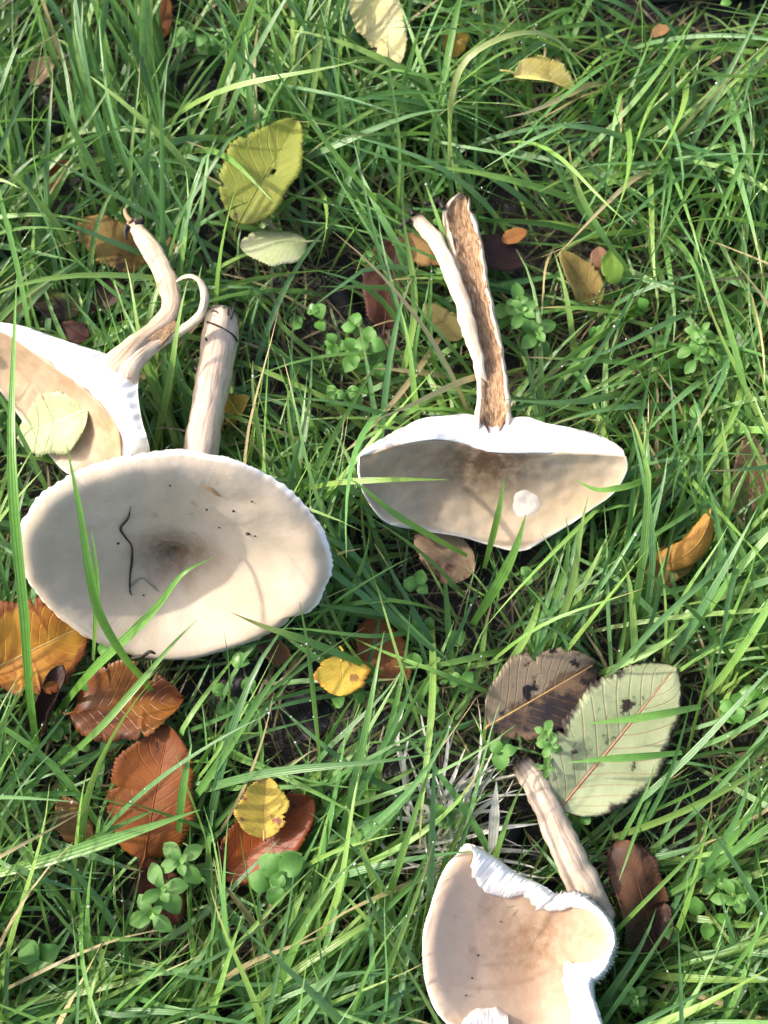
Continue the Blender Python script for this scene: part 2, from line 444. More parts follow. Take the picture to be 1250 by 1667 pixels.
def mushroom_right():
    zt = .080
    A = [(586, 744, zt), (610, 737, zt), (650, 724, zt + .002), (700, 716, zt + .003), (745, 720, zt), (785, 733, zt - .002), (830, 738, zt), (900, 738, zt + .002), (960, 739, zt + .002), (1016, 744, zt)]
    T = [(585, 743, zt), (596, 729, zt), (635, 706, zt), (680, 684, zt), (722, 677, zt), (765, 674, zt), (800, 690, zt - .003), (835, 680, zt), (862, 680, zt), (890, 690, zt), (932, 697, zt), (976, 709, zt), (1010, 728, zt), (1018, 743, zt)]
    B = [(585, 745, zt), (586, 775, zt - .006), (598, 812, zt - .018), (632, 852, zt - .034), (690, 864, zt - .044), (750, 874, zt - .047), (800, 888, zt - .047), (848, 897, zt - .045), (890, 877, zt - .040), (945, 842, zt - .028), (998, 803, zt - .014), (1020, 766, zt - .004), (1018, 745, zt)]
    m = mat_cap('tan_funnel', (.43, .325, .205), (.53, .43, .315), (.09, .05, .025), 6.3)
    root, bvh = split_mushroom('half mushroom with white cut face, tan funnel cap and a forked hollow stem', A, T, B, .02, m,
                               [((795, 748), 120, 1.0, 1.5), ((700, 740), 130, .35, 1.8), ((780, 770), 190, .15, 1.5), ((600, 790), 60, .25, 1)], 2)
    Z = .068
    main = [at(803, 716, zt - .004), at(803, 680, zt + .001), at(802, 630, Z + .008), at(795, 580, Z), at(782, 520, Z - .006), at(772, 470, Z - .01), at(763, 420, Z - .014), at(751, 370, Z - .018), at(745, 345, Z - .018), at(757, 318, Z - .016)]
    split_stem(root, main, [.0118, .0112, .0100, .0102, .0102, .0100, .0106, .0112, .0098, .0040], (.70, .59, .46), (.33, .20, .11), 12, .26)
    left = [at(792, 640, Z + .004), at(778, 590, Z + .007), at(762, 530, Z + .003), at(745, 470, Z - .002), at(727, 425, Z - .008), at(703, 385, Z - .014), at(676, 352, Z - .018)]
    sweep('stem_strip', left, [.003, .0038, .0048, .0052, .0054, .0058, .0038], mat_stem('strip_stem', (.70, .60, .48), (.36, .22, .12), 15), root, nu=60, ns=16, flat=.5, lump=.0016, seed=8,
          soil=lambda t, a: max(0, min(1, (t - .955) * 30)), solid=('mush', 1))
    for k, q in enumerate([[(672, 350), (668, 338), (670, 332)], [(668, 358), (655, 366), (648, 372)], [(690, 332), (715, 328), (722, 335)], [(768, 316), (772, 308), (765, 302)], [(722, 340), (716, 330), (714, 320)]]):
        sweep('root_thread', [at(x, y, .053) for x, y in q], [.0018, .0014, .0006], M['black'], root, nu=10, ns=6, lump=.0008, seed=k)
    # torn white scar and flakes on the cap skin
    for (cx, cy, rx, ry, n) in [(856, 820, 24, 23, 36)]:
        V = []
        for rr in (0, .5, .8, 1.0):
            for k in range(n):
                a = 2 * math.pi * k / n; wob = 1 + .08 * math.sin(3 * a + cx) + .03 * math.sin(7 * a)
                tl = -.35 if rx > 2 * ry else 0
                dx, dy = rx * rr * wob * math.cos(a), ry * rr * wob * math.sin(a)
                p, nn = onto(bvh, cx + dx, cy + dy + dx * tl, (.0007 if rr < .9 else -.0003)); V.append(tuple(p))
        F = [(r * n + k, r * n + (k + 1) % n, (r + 1) * n + (k + 1) % n, (r + 1) * n + k) for r in range(3) for k in range(n)]
        mesh('torn_scar', V, F, M['scar'], root, attrs={'stain': np.zeros(len(V)) + .3})
    return root, bvh
m2, cap2 = mushroom_right()

def mushroom_left():
    zt = .082
    A = [(-70, 518, zt), (-30, 530, zt), (10, 545, zt), (60, 578, zt), (115, 618, zt), (155, 650, zt), (183, 682, zt), (195, 715, zt), (196, 750, zt - .012), (192, 775, zt - .03)]
    T = [(-72, 514, zt), (-40, 515, zt), (0, 525, zt), (45, 533, zt), (90, 549, zt), (130, 563, zt), (168, 574, zt), (205, 592, zt), (222, 606, zt), (225, 650, zt), (232, 690, zt), (240, 715, zt), (241, 745, zt - .012), (205, 776, zt - .03)]
    B = [(-72, 520, zt), (-60, 560, zt - .012), (-25, 605, zt - .03), (5, 642, zt - .038), (40, 690, zt - .042), (75, 735, zt - .042), (105, 768, zt - .038), (140, 780, zt - .04), (170, 784, zt - .036), (190, 777, zt - .03)]
    m = mat_cap('orange_tan_funnel', (.50, .36, .23), (.57, .46, .34), (.30, .16, .075), 9.1)
    root, bvh = split_mushroom('half mushroom with white cut face and a stem split into two curling strips', A, T, B, .02, m,
                               [((190, 690), 80, .75, 1.0), ((120, 620), 70, .55, 1), ((40, 570), 60, .35, 1), ((150, 730), 90, .25, 1)], 21)
    Z = .075
    s1 = [at(172, 612, zt - .004), at(200, 580, zt + .002), at(235, 545, Z), at(268, 518, Z - .006), at(279, 490, Z - .006), at(268, 450, Z - .010), at(250, 412, Z - .016), at(228, 382, Z - .022), at(214, 360, Z - .026)]
    sweep('stem_strip', s1, [.011, .0078, .0050, .0056, .0066, .0070, .0066, .0056, .0040], mat_stem('curl_stem', (.60, .47, .34), (.28, .17, .09), 23), root, nu=80, ns=20, flat=.5, lump=.0012, seed=12,
          soil=lambda t, a: max(0, min(1, (t - .965) * 40)) * (.4 + .6 * abs(math.sin(a * 9))), solid=('mush', 1))
    s2 = [at(205, 620, zt - .004), at(216, 592, zt + .001), at(255, 560, Z - .002), at(300, 535, Z - .006), at(326, 512, Z - .002), at(334, 485, Z + .004), at(328, 462, Z + .006), at(314, 450, Z + .006), at(298, 452, Z + .002), at(287, 458, Z - .004)]
    sweep('stem_strip', s2, [.009, .0068, .0044, .0032, .0026, .0025, .0022, .0018, .0014, .0008], mat_stem('curl_stem_pale', (.66, .55, .43), (.36, .24, .14), 27), root, nu=80, ns=16, flat=.7, lump=.0009, seed=14, solid=('mush', 1))
    s3 = [at(328, 458, Z + .005), at(330, 480, Z + .003), at(331, 505, Z - .004), at(322, 520, Z - .006)]
    sweep('stem_strip', s3, [.0020, .0018, .0016, .0010], mat_stem('curl_stem_thin', (.74, .66, .55), (.48, .34, .22), 29), root, nu=30, ns=10, flat=.5, lump=.0004, seed=15)
    V, F, PX = patch([(184, 612, zt + .003), (216, 574, Z + .0045), (252, 543, Z + .001), (284, 520, Z - .004)], [(212, 616, zt + .003), (238, 584, Z + .0045), (268, 556, Z), (294, 530, Z - .005)], 40, 10, lambda u, v: 0, .003, 6)
    mesh('pith', V, F, mat_pith('brown_pith_left', 33), root, uv=[(i / 40, j / 10) for i in range(40) for j in range(10)], thick=.002)
    for k, q in enumerate([[(214, 362), (206, 350), (203, 340)], [(220, 366), (232, 360), (230, 352)], [(208, 368), (204, 378), (206, 390)]]):
        sweep('root_thread', [at(x, y, .052) for x, y in q], [.0026, .0018, .0007], M['black'] if k else mat_stem('frayed_end', (.5, .35, .2), (.2, .1, .05), 41), root, nu=10, ns=6, lump=.001, seed=k)
    return root, bvh
m0, cap0 = mushroom_left()

def mushroom_torn():
    root = empty('mushroom', at(900, 1500, 0), 'torn pinkish-tan mushroom cap with ragged white gills folded over its edges', 'mushroom')
    out = [(765, 1374), (742, 1392), (724, 1414), (709, 1450), (696, 1490), (688, 1530), (689, 1580), (698, 1620), (713, 1650), (742, 1678), (800, 1712), (880, 1735), (950, 1730), (988, 1700), (976, 1650), (964, 1606),
           (985, 1585), (1000, 1552), (1003, 1525), (990, 1492), (965, 1466), (938, 1452), (905, 1458), (880, 1440), (845, 1424), (805, 1396)]
    nu, nv = 560, 34
    rp = spline(out, nu, True); c = (868, 1535)
    def hgt(x, y, v):
        z = .040 + .012 * v ** 1.5
        z += .024 * max(0, min(1, (880 - x) / 190)) ** 1.9                # left side stands up, facing away from the sun
        z -= .007 * max(0, (v - .86) / .14) ** 2                          # margin turned down
        z += .030 * max(0, min(1, (x - 865) / 135)) ** 2.0                # right lobe stands up like a cup
        z += .010 * max(0, min(1, (1520 - y) / 140)) ** 2
        return z
    V, PX, edge = [], [], []
    for i, (x, y) in enumerate(rp):
        jt = (1.3 if i % 2 else -1.3) * (.4 + abs(noise.noise(Vector((i * .17, 1, 0)))) * 2) + 2.5 * noise.noise(Vector((i * .06, 4.3, .4))); 
        for j in range(nv):
            v = (j / (nv - 1)) ** .8; e = max(0, (v - .93) / .07)
            qx, qy = c[0] + (x + jt * e - c[0]) * v, c[1] + (y + jt * .5 * e - c[1]) * v
            p = at(qx, qy, hgt(qx, qy, v)); p.z += .0016 * nz(p, 40, 3); V.append(p); PX.append((qx, qy)); edge.append(min(1, max(0, (v - .972) / .02)))
    PX = np.array(PX); dk = np.zeros(len(PX))
    for cc, r, k, sy in [((880, 1535), 130, .75, 1.0), ((860, 1610), 120, .35, 1), ((930, 1610), 80, .6, 1), ((950, 1520), 80, .5, 1.2)]: dk = np.maximum(dk, blob(PX, cc, r, k, sy))
    m = mat_cap('pinkish_cap', (.46, .33, .235), (.54, .415, .315), (.19, .10, .042), 13.7)
    mesh('cap', [tuple(v) for v in V], gridf(nu, nv, True), m, root, attrs={'dark': dk, 'edge': edge}, uv=[(math.sin(math.pi * i / nu) * 1.6, j / nv) for i in range(nu) for j in range(nv)], solid=('mush', 1), thick=.002)
    bvh = SOLIDS[-1][0]
    G = []
    for i, (x, y) in enumerate(rp):
        for j in range(8):
            v = 1 - j / 7 * .8
            qx, qy = c[0] + (x - c[0]) * v, c[1] + (y - c[1]) * v
            G.append(tuple(at(qx, qy, hgt(qx, qy, v) - .003 - .016 * (1 - v) - (.003 if i % 2 else 0) * (j > 0))))
    g = mesh('gills', G, flip(gridf(nu, 8, True)), M['gill'], root, smooth=False, attrs={'stain': [0] * len(G)}); tag(g, kind='stuff')
    def flap(outer, inner, seed, lift=.004, nm='torn_flap', teeth=0.0, n=120):
        a, b = spline(outer, n), spline(inner, n); V = []
        for i in range(n):
            for j in range(12):
                v = j / 11; q = a[i] * (1 - v) + b[i] * v
                rag = 4.5 * nz((q[0], q[1], 0), .09, seed) * v + teeth * ((i % 2) - .5) * (1 - v) ** 3 * (6 + 9 * noise.noise(Vector((i * .45, 0, seed))))
                q = q + (b[i] - a[i]) / (np.linalg.norm(b[i] - a[i]) + 1e-6) * rag
                h, nn = onto(bvh, q[0], q[1])
                z = h.z if .02 < h.z < .12 else hgt(q[0], q[1], 1.0)
                p = at(q[0], q[1], z + lift * math.sin(math.pi * min(1, .12 + v * .9)) + .0006 + (.001 if v < .95 else -.0008))
                p.z += .0022 * nz(p, 90, seed) + .0009 * noise.noise(Vector((i * .5, v * 1.5, seed))) * (1 - v * .5)
                V.append(tuple(p))
        st = np.tile(np.linspace(0, 1, 12), n) ** 3 * .5
        mesh(nm, V, gridf(n, 12), M['flesh'], root, attrs={'stain': st * 0.6}, solid=('mush', 1), thick=.0012)
    flap([(766, 1376), (785, 1384), (808, 1396), (845, 1423), (880, 1439), (905, 1456)], [(772, 1392), (766, 1418), (790, 1452), (820, 1462), (852, 1458), (874, 1482)], 1, .006)
    flap([(900, 1456), (938, 1451), (966, 1465), (991, 1492), (1004, 1525), (1001, 1555), (986, 1587), (968, 1604)],
         [(872, 1482), (905, 1484), (935, 1478), (970, 1492), (992, 1522), (988, 1550), (968, 1562), (926, 1568)], 4, .004, teeth=1.0, n=180)
    flap([(968, 1600), (970, 1630), (978, 1655), (988, 1700)], [(922, 1562), (914, 1590), (926, 1640), (930, 1700)], 9, .007, teeth=.0)
    flap([(742, 1680), (770, 1700), (800, 1712), (830, 1715)], [(752, 1664), (772, 1642), (800, 1638), (826, 1648)], 13, .006)
    # stem, split and flattened
    pts = [at(975, 1500, .036), at(945, 1432, .042), at(915, 1370, .042), at(892, 1315, .038), at(868, 1268, .034), at(848, 1240, .030)]
    sweep('stem', pts, [.0112, .0104, .0092, .0086, .0084, .0060], mat_stem('grey_stem', (.50, .42, .34), (.22, .15, .10), 31), root, lambda a, t: (math.cos(2 * math.pi * a), .75 * math.sin(2 * math.pi * a) - (.35 * math.exp(-((a - .33) / .035) ** 2))), nu=70, ns=40, lump=.0014, seed=31, soil=lambda t, a: max(0, min(1, (t - .95) * 25)), solid=('mush', 1))
    return root, bvh
m3, cap3 = mushroom_torn()

# ------------------------------------------------------------------ fallen leaves
def leaf(label, base, tip, width, mat, name='fallen_leaf', fold=.12, pleat=.005, bend=.15, roll=0, roty=0, twist=0, nt_=16, shape=.85, teeth=.075, asym=.06, petiole=.2, wave=.05, seed=1,
         cover=.8, rib=None, n_hint=None, half=0, group=None, cat='leaf', hole=None, arc=0):
    b, t = Vector(at(*base)), Vector(at(*tip)); b.z -= .007; t.z -= .007; L = (t - b).length; W = width * MPP / 2
    X = (t - b).normalized(); up = Vector(n_hint) if n_hint is not None else Vector((0, 0, 1))
    Y = up.cross(X).normalized(); Z = X.cross(Y)
    rt = Matrix.Rotation(roty, 3, 'X')
    mx = (Matrix((X, Y, Z)).transposed() @ rt).to_4x4(); mx.translation = b
    nt_ = int(nt_ * 1.5); rows, cols = nt_ * 4 + 1, 15; cover = cover * .80
    V, UV = [], []; rnd = random.Random(seed)
    ph = rnd.uniform(0, 9); ea, eb = .55 * shape / .85, .62 + .2 * rnd.random()
    tp = ea / (ea + eb); epk = tp ** ea * (1 - tp) ** eb
    bites = [(rnd.uniform(.15, .9), rnd.choice((-1, 1)), rnd.uniform(.012, .04), rnd.uniform(.08, .3)) for _ in range(rnd.randint(2, 5))]
    def place(t_, s_):
        tt = min(.9995, max(.0005, t_)); hw = W * (tt ** ea * (1 - tt) ** eb) / epk
        hw *= 1 + .07 * math.sin(7 * t_ + ph + (2 if s_ > 0 else 0)) + .05 * math.sin(17 * t_ + 2 * ph * (1 if s_ > 0 else .6))
        bite = 0
        for bt, bs, bw, bd in bites:
            if bs * s_ > 0: bite = max(bite, bd * max(0, 1 - abs(t_ - bt) / bw))
        hw *= 1 - bite
        kk = t_ * nt_; saw = (kk % 1.0) * teeth * W * min(1, hw / W * 1.6) * (.6 + .6 * ((int(kk) * 7) % 5) / 4)
        e = max(0, abs(s_) - .8) / .2
        y = s_ * hw + math.copysign(saw * e * e, s_) if s_ else 0.0
        y *= 1 + (asym if s_ > 0 else -asym)
        x = t_ * L + (saw * .4 * e)
        z = abs(y) * fold * 1.0
        pp = abs(math.sin(math.pi * 11 * (t_ - .26 * abs(s_))))
        z += pleat * W * pp * min(1, abs(s_) * 3) * (1 - e * .3)
        z += wave * W * math.sin(3.1 * t_ + 2.2 * s_ + ph) + wave * .7 * W * math.sin(8 * t_ + ph * 2) * s_
        if half and s_ * half < 0: y, z = y * math.cos(half_ang), z + abs(y) * math.sin(half_ang)
        if roll:
            r = W / abs(roll); a = y / r
            z += r * (1 - math.cos(a)) * (1 if roll > 0 else -1); y = r * math.sin(a)
        if arc: y += arc * L * (1 - (2 * t_ - 1) ** 2)
        if bend:
            r = L / bend; a = (x / L - .5) * bend
            z += -(r - r * math.cos(a)) + (r - r * math.cos(.5 * bend))
            x = .5 * L + r * math.sin(a)
        if twist:
            a = twist * (t_ - .5); y, z = y * math.cos(a) - z * math.sin(a), y * math.sin(a) + z * math.cos(a)
        return x, y, z
    half_ang = R(125)
    for i in range(rows):
        for j in range(cols):
            t_, s_ = i / (rows - 1), -1 + 2 * j / (cols - 1)
            V.append(place(t_ * .998 + .001, s_)); UV.append((t_, j / (cols - 1)))
    root = empty(name, b, label, cat, group); root.matrix_world = mx
    F = gridf(rows, cols)
    if hole:
        F = [f for f in F if not any((UV[f[0]][0] - h[0]) ** 2 + ((UV[f[0]][1] - h[1]) * .6) ** 2 < h[2] ** 2 for h in hole)]
    o = mesh('leaf_blade', V, F, mat, None, uv=UV, matrix=mx, solid=('leaf', cover), thick=.0003)
    o.parent = root; o.matrix_parent_inverse = mx.inverted()
    mr = rib or mat
    def tube(nm, pts, rad):
        n, k = len(pts), 6; TV, TU = [], []
        for i, p in enumerate(pts):
            p = Vector(p); tn = (Vector(pts[min(i + 1, n - 1)]) - Vector(pts[max(0, i - 1)])).normalized(); sd = tn.cross(Vector((0, 0, 1)))
            sd = sd.normalized() if sd.length > 1e-6 else Vector((0, 1, 0)); u2 = sd.cross(tn); r = rad[0] + (rad[1] - rad[0]) * i / (n - 1)
            for q in range(k): a = 2 * math.pi * q / k; TV.append(tuple(p + sd * r * math.cos(a) + u2 * r * math.sin(a))); TU.append((i / n, .5))
        TF = [(i * k + q, i * k + (q + 1) % k, (i + 1) * k + (q + 1) % k, (i + 1) * k + q) for i in range(n - 1) for q in range(k)]
        oo = mesh(nm, TV, TF, mr, None, uv=TU, matrix=mx); oo.parent = root; oo.matrix_parent_inverse = mx.inverted()
    tube('midrib', [place(i / 24, 0.0) for i in range(1, 24)], (.0007 * min(1, L / .08), .00025))
    if petiole:
        p0 = Vector(place(.01, 0.0))
        pl = L * petiole
        tube('petiole', [p0 + Vector((.004, 0, 0)), p0, p0 + Vector((-pl * .5, pl * .08 * rnd.choice((-1, 1)), .001)), p0 + Vector((-pl, pl * .25 * rnd.choice((-1, 1)), -.002))], (.0009, .0008))
    return root
rib_red = mat_plain('reddish_midrib', (.30, .12, .07), (.42, .20, .12), 200, .5)
rib_pale = mat_plain('pale_midrib', (.58, .55, .36), (.68, .62, .44), 200, .5)
rib_tan = mat_plain('tan_midrib', (.34, .22, .08), (.45, .30, .12), 200, .5)

OR = lambda nm, a=(.34, .115, .02), b=(.22, .066, .014), **k: mat_leaf(nm, a, b, **k)
def leaves():
    # --- yellow-green and pale ones
    leaf('yellow-green serrated leaf with dark spots and a small tear, on the grass', (386, 357, .052), (483, 184, .060), 122,
         mat_leaf('olive_leaf', (.27, .29, .05), (.20, .24, .035), (.06, .04, .02), .61, veinmix=.25), fold=.10, bend=.25, seed=2, asym=.12, petiole=.14, cover=.93, hole=[(.5, .36, .022)])
    leaf('pale cream-green leaf folded over, half hidden by grass below the spotted leaf', (500, 388, .042), (388, 392, .050), 92,
         mat_leaf('cream_leaf', (.56, .58, .34), (.42, .50, .22), (.05, .04, .035), .69), fold=-.2, roty=.5, bend=.4, seed=4, petiole=.22, cover=.75)
    leaf('creamy yellow leaf standing among grass tips', (585, -45, .050), (650, 96, .062), 88,
         mat_leaf('cream_yellow_leaf', (.72, .66, .36), (.62, .56, .26), (.3, .2, .08), .75), fold=.18, bend=.3, roty=.25, seed=5, cover=.9, petiole=.1)
    leaf('pale yellow leaf folded lengthwise with an orange tip, sunlit on the grass', (838, 112, .070), (945, 148, .055), 84,
         mat_leaf('lemon_leaf', (.72, .66, .26), (.62, .50, .14), (.45, .20, .03), .66), fold=.5, roty=-.5, bend=.5, seed=6, cover=.93, petiole=.2)
    leaf('small bright yellow leaf sunk in the grass beside the creamy one', (738, 84, .03), (748, 30, .04), 46,
         mat_leaf('yellow_sunk_leaf', (.60, .44, .08), (.5, .32, .05)), seed=7, cover=.6, petiole=0)
    leaf('small folded yellow leaf close to the whole mushroom stem', (366, 684, .035), (404, 640, .050), 48,
         mat_leaf('small_yellow_leaf', (.62, .55, .18), (.55, .36, .05), (.4, .2, .03), .68), fold=.4, roty=-.3, bend=.4, seed=8, cover=.9, petiole=.25)
    leaf('small rounded yellow leaf with toothed edge and brown specks', (556, 1064, .050), (553, 1133, .052), 80,
         mat_leaf('gold_leaf', (.62, .46, .07), (.52, .36, .05), (.22, .10, .03), .64, edge=.12, edgecol=(.4, .2, .03)), fold=.06, shape=.95, seed=9, cover=.97, petiole=.22, nt_=9, bend=.1)
    leaf('large pale green leaf with red midrib and blackened edge beside the torn mushroom', (914, 1318, .044), (1104, 1084, .034), 162,
         mat_leaf('pale_green_leaf', (.38, .42, .255), (.30, .35, .19), (.03, .022, .02), .63, vein=(.30, .18, .11), veinmix=.4, edge=.10, rough=.6, trans=.08),
         fold=.10, bend=.2, seed=10, asym=.08, cover=.93, rib=rib_red, petiole=.05, nt_=20, pleat=.008)
    h, n = onto(cap0, 80, 685, .004)
    pb, _ = onto(cap0, 138, 660, .006)
    leaf('pale green leaf with cream midrib lying on the curled-stem mushroom cap', (138, 660, pb.z + .003), (22, 708, h.z - .008), 96,
         mat_leaf('mint_leaf', (.47, .51, .30), (.42, .47, .25), (.2, .14, .08), .78, vein=(.6, .6, .42), veinmix=.25, trans=.1), n_hint=n, fold=.08, bend=.12, seed=11, cover=1, rib=rib_pale, petiole=.06, nt_=18)
    # --- orange and golden ones
    leaf('large golden-orange leaf with browned edge at the left of the oval cap', (-25, 1090, .042), (140, 1015, .040), 150,
         mat_leaf('golden_leaf', (.50, .25, .03), (.36, .13, .02), (.14, .05, .02), .62, edge=.22, edgecol=(.2, .06, .015), vein=(.62, .36, .06), veinmix=.3), fold=.16, bend=.3, seed=12, cover=.92, rib=rib_tan, nt_=14, wave=.12)
    leaf('wet orange-brown leaf with torn edge beneath crossing grass blades', (112, 1160, .040), (296, 1135, .046), 118,
         OR('wet_orange_leaf', (.25, .10, .02), (.15, .045, .014), spot=(.07, .025, .015), spots=.62, rough=.38), fold=.22, bend=.35, seed=13, cover=.78, wave=.14, petiole=.1, hole=[(.7, .92, .08)])
    leaf('large rust-orange upright leaf with finely toothed margin', (232, 1400, .040), (272, 1180, .050), 138,
         OR('rust_leaf', (.27, .085, .016), (.17, .05, .012), spot=(.06, .02, .01), spots=.66, vein=(.25, .075, .02), veinmix=.4), fold=.12, bend=.25, seed=14, cover=.9, nt_=22, teeth=.05, petiole=.1, wave=.09)
    leaf('red-brown leaf under the small yellow one, with dark blotch', (360, 1430, .036), (508, 1300, .046), 92,
         OR('redbrown_leaf', (.28, .065, .014), (.18, .04, .01), spot=(.03, .012, .01), spots=.60, rough=.42), fold=.30, bend=.25, seed=15, cover=.85, petiole=.08)
    leaf('small yellow leaf with pink-brown blotches lying across the red-brown leaf', (428, 1366, .052), (430, 1264, .056), 74,
         mat_leaf('blotched_leaf', (.60, .46, .08), (.52, .36, .06), (.22, .09, .055), .52, vein=(.35, .22, .04), veinmix=.35), fold=.25, bend=.3, seed=16, cover=.96, petiole=.06, rib=rib_tan)
    leaf('orange curled leaf rolled into a crescent above an olive leaf', (1078, 918, .044), (1164, 822, .064), 62,
         mat_leaf('crescent_leaf', (.56, .33, .10), (.45, .23, .05), (.3, .12, .02), .66), fold=0, roll=-1.35, bend=.9, arc=-.16, seed=17, cover=.96, petiole=.0, wave=.12, teeth=.1, nt_=10, shape=.35)
    leaf('dull olive-brown leaf under the rolled orange crescent', (1045, 952, .030), (1140, 890, .036), 58,
         mat_leaf('dull_olive_leaf', (.24, .19, .06), (.17, .12, .035)), seed=18, cover=.6, petiole=0)
    leaf('yellow-brown leaf mottled dark next to the curled stem tip', (236, 425, .034), (122, 350, .044), 84,
         mat_leaf('mottled_leaf', (.33, .22, .06), (.20, .12, .04), (.035, .022, .016), .58, mott=(.45, .6)), fold=.2, bend=.4, seed=19, cover=.85, petiole=0)
    leaf('thin tan leaf scrap right of the curled stem', (288, 412, .034), (248, 374, .036), 34,
         mat_leaf('tan_scrap', (.42, .32, .14), (.33, .22, .09)), seed=20, cover=.6, petiole=0)
    leaf('narrow orange-brown leaf curled upright in dark gap', (76, 300, .030), (112, 256, .045), 44,
         OR('curled_brown', (.30, .11, .03), (.20, .06, .02)), roll=1.1, seed=21, cover=.8, petiole=.2)
    leaf('small tan torn leaf near black wet leaves', (46, 128, .040), (82, 84, .046), 42,
         mat_leaf('tan_leaf', (.46, .33, .20), (.36, .24, .13)), seed=22, cover=.85, petiole=0)
    leaf('half green, half blackened leaf above the split mushroom cap', (128, 500, .034), (42, 478, .040), 50,
         mat_leaf('green_black_leaf', (.16, .22, .04), (.04, .028, .02), (.03, .02, .018), .56, mott=(.42, .55)), seed=23, cover=.85, fold=.3, petiole=.1)
    leaf('dark maroon leaf wedged under the white cut face', (138, 545, .040), (94, 520, .040), 38,
         OR('maroon_leaf', (.10, .035, .025), (.06, .02, .016)), seed=24, cover=.8, petiole=0)
    leaf('dark brown curled leaf between curled stem and green-black leaf', (148, 500, .025), (196, 448, .030), 48,
         OR('umber_leaf', (.09, .045, .035), (.05, .025, .02)), seed=25, cover=.6, petiole=0)
    leaf('dark reddish leaf with upright midrib behind the forked stem', (625, 530, .024), (648, 376, .036), 90,
         OR('dark_red_leaf', (.10, .035, .022), (.055, .02, .015)), seed=26, cover=.4, petiole=.1)
    leaf('tan leaf lying crosswise behind the forked stem', (648, 392, .044), (760, 415, .040), 56,
         mat_leaf('crosswise_tan', (.44, .27, .11), (.33, .18, .07)), seed=27, cover=.92, petiole=.08)
    leaf('dark purple-brown pointed leaf right of the forked stem', (752, 395, .036), (856, 420, .036), 66,
         OR('purple_leaf', (.065, .032, .028), (.04, .02, .018)), seed=28, cover=.85, petiole=0, nt_=10)
    leaf('tiny orange leaf fragment above purple-brown leaf', (820, 386, .042), (860, 368, .042), 26,
         OR('orange_fragment', (.42, .20, .06), (.34, .14, .04)), seed=29, cover=.9, petiole=0)
    leaf('olive-tan twisted leaf partly covered by long grass', (980, 485, .036), (914, 402, .050), 56,
         mat_leaf('twisted_olive', (.36, .28, .09), (.28, .20, .06)), twist=.9, fold=.25, seed=30, cover=.85, petiole=.05)
    leaf('small pink-brown leaf beside fresh green leaf', (985, 445, .040), (978, 394, .044), 34,
         OR('pinkbrown_leaf', (.30, .17, .10), (.22, .11, .07)), seed=31, cover=.85, petiole=0)
    leaf('small fresh green fallen leaf beside pink-brown one', (1004, 456, .044), (998, 398, .050), 38,
         mat_leaf('fresh_green', (.20, .34, .05), (.16, .28, .04)), seed=32, cover=.9, petiole=0)
    leaf('faded olive leaf under the left stem fork', (752, 545, .034), (690, 488, .040), 46,
         mat_leaf('faded_olive', (.26, .23, .09), (.19, .16, .06)), seed=33, cover=.7, petiole=0)
    leaf('greyish tan leaf resting on grass by the tall right-hand swath', (1225, 850, .034), (1228, 700, .050), 66,
         mat_leaf('grey_tan_leaf', (.34, .24, .15), (.25, .16, .09)), seed=34, cover=.8, petiole=0, roll=.5)
    leaf('faded tan leaf with purple stain poking from beneath the funnel cap', (770, 930, .024), (676, 866, .030), 76,
         mat_leaf('faded_tan', (.36, .27, .16), (.26, .16, .10), (.09, .04, .035), .55), seed=35, cover=.45, petiole=0)
    leaf('crumpled brown leaf knot tucked at the oval cap notch', (420, 1045, .036), (474, 1072, .034), 52,
         mat_leaf('crumpled_brown', (.34, .20, .11), (.17, .085, .045), (.04, .02, .014), .6), roll=1.5, twist=.8, wave=.25, seed=36, cover=.92, petiole=0)
    leaf('dull orange-brown leaf mostly buried under grass', (590, 1010, .024), (660, 1112, .030), 72,
         OR('buried_orange', (.24, .10, .03), (.17, .06, .02)), seed=37, cover=.5, petiole=0)
    leaf('rolled dark brown leaf like a cigar below the golden leaf', (54, 1196, .030), (98, 1082, .046), 62,
         OR('cigar_leaf', (.10, .05, .035), (.05, .025, .02), mott=(.4, .6), rough=.6), roll=2.2, seed=38, cover=.92, petiole=.15, wave=.1)
    leaf('tan brown leaf half sunk in grass below the wet orange leaf', (140, 1380, .026), (92, 1296, .034), 50,
         mat_leaf('sunk_tan', (.35, .20, .08), (.25, .13, .05)), seed=39, cover=.75, petiole=0)
    leaf('dark maroon leaf under the chickweed below the rust-orange leaf', (285, 1505, .022), (226, 1395, .028), 66,
         OR('under_leaf', (.12, .035, .02), (.08, .022, .014)), seed=40, cover=.55, petiole=0)
    leaf('charred brown-grey leaf with tan base above the pale green leaf', (796, 1182, .038), (974, 1078, .032), 124,
         mat_leaf('charred_leaf', (.17, .115, .07), (.032, .024, .023), (.016, .013, .015), .54, mott=(.40, .52), vein=(.22, .12, .05), veinmix=.3, rough=.4, sidecol=(.30, .24, .16)), seed=41, fold=.18, bend=.3, cover=.9, petiole=.03, rib=rib_tan, pleat=.012)
    leaf('dark rolled brown leaf with olive end beside the torn cap', (1075, 1550, .036), (1018, 1368, .040), 104,
         mat_leaf('rolled_dark', (.13, .06, .03), (.045, .025, .02), (.02, .012, .01), .6, mott=(.35, .6)), roll=1.3, wave=.38, twist=.7, seed=42, cover=.8, petiole=0, bend=-.5)
    leaf('orange-brown leaf sliver between upright grass tufts', (258, 52, .03), (270, -15, .035), 36,
         OR('sliver_leaf', (.32, .12, .03), (.22, .07, .02)), seed=43, cover=.75, petiole=0)
    leaf('brown leaf scrap hidden behind the yellow-green spotted leaf', (372, 268, .03), (382, 212, .035), 34,
         OR('hidden_scrap', (.28, .16, .04), (.2, .1, .03)), seed=44, cover=.6, petiole=0)
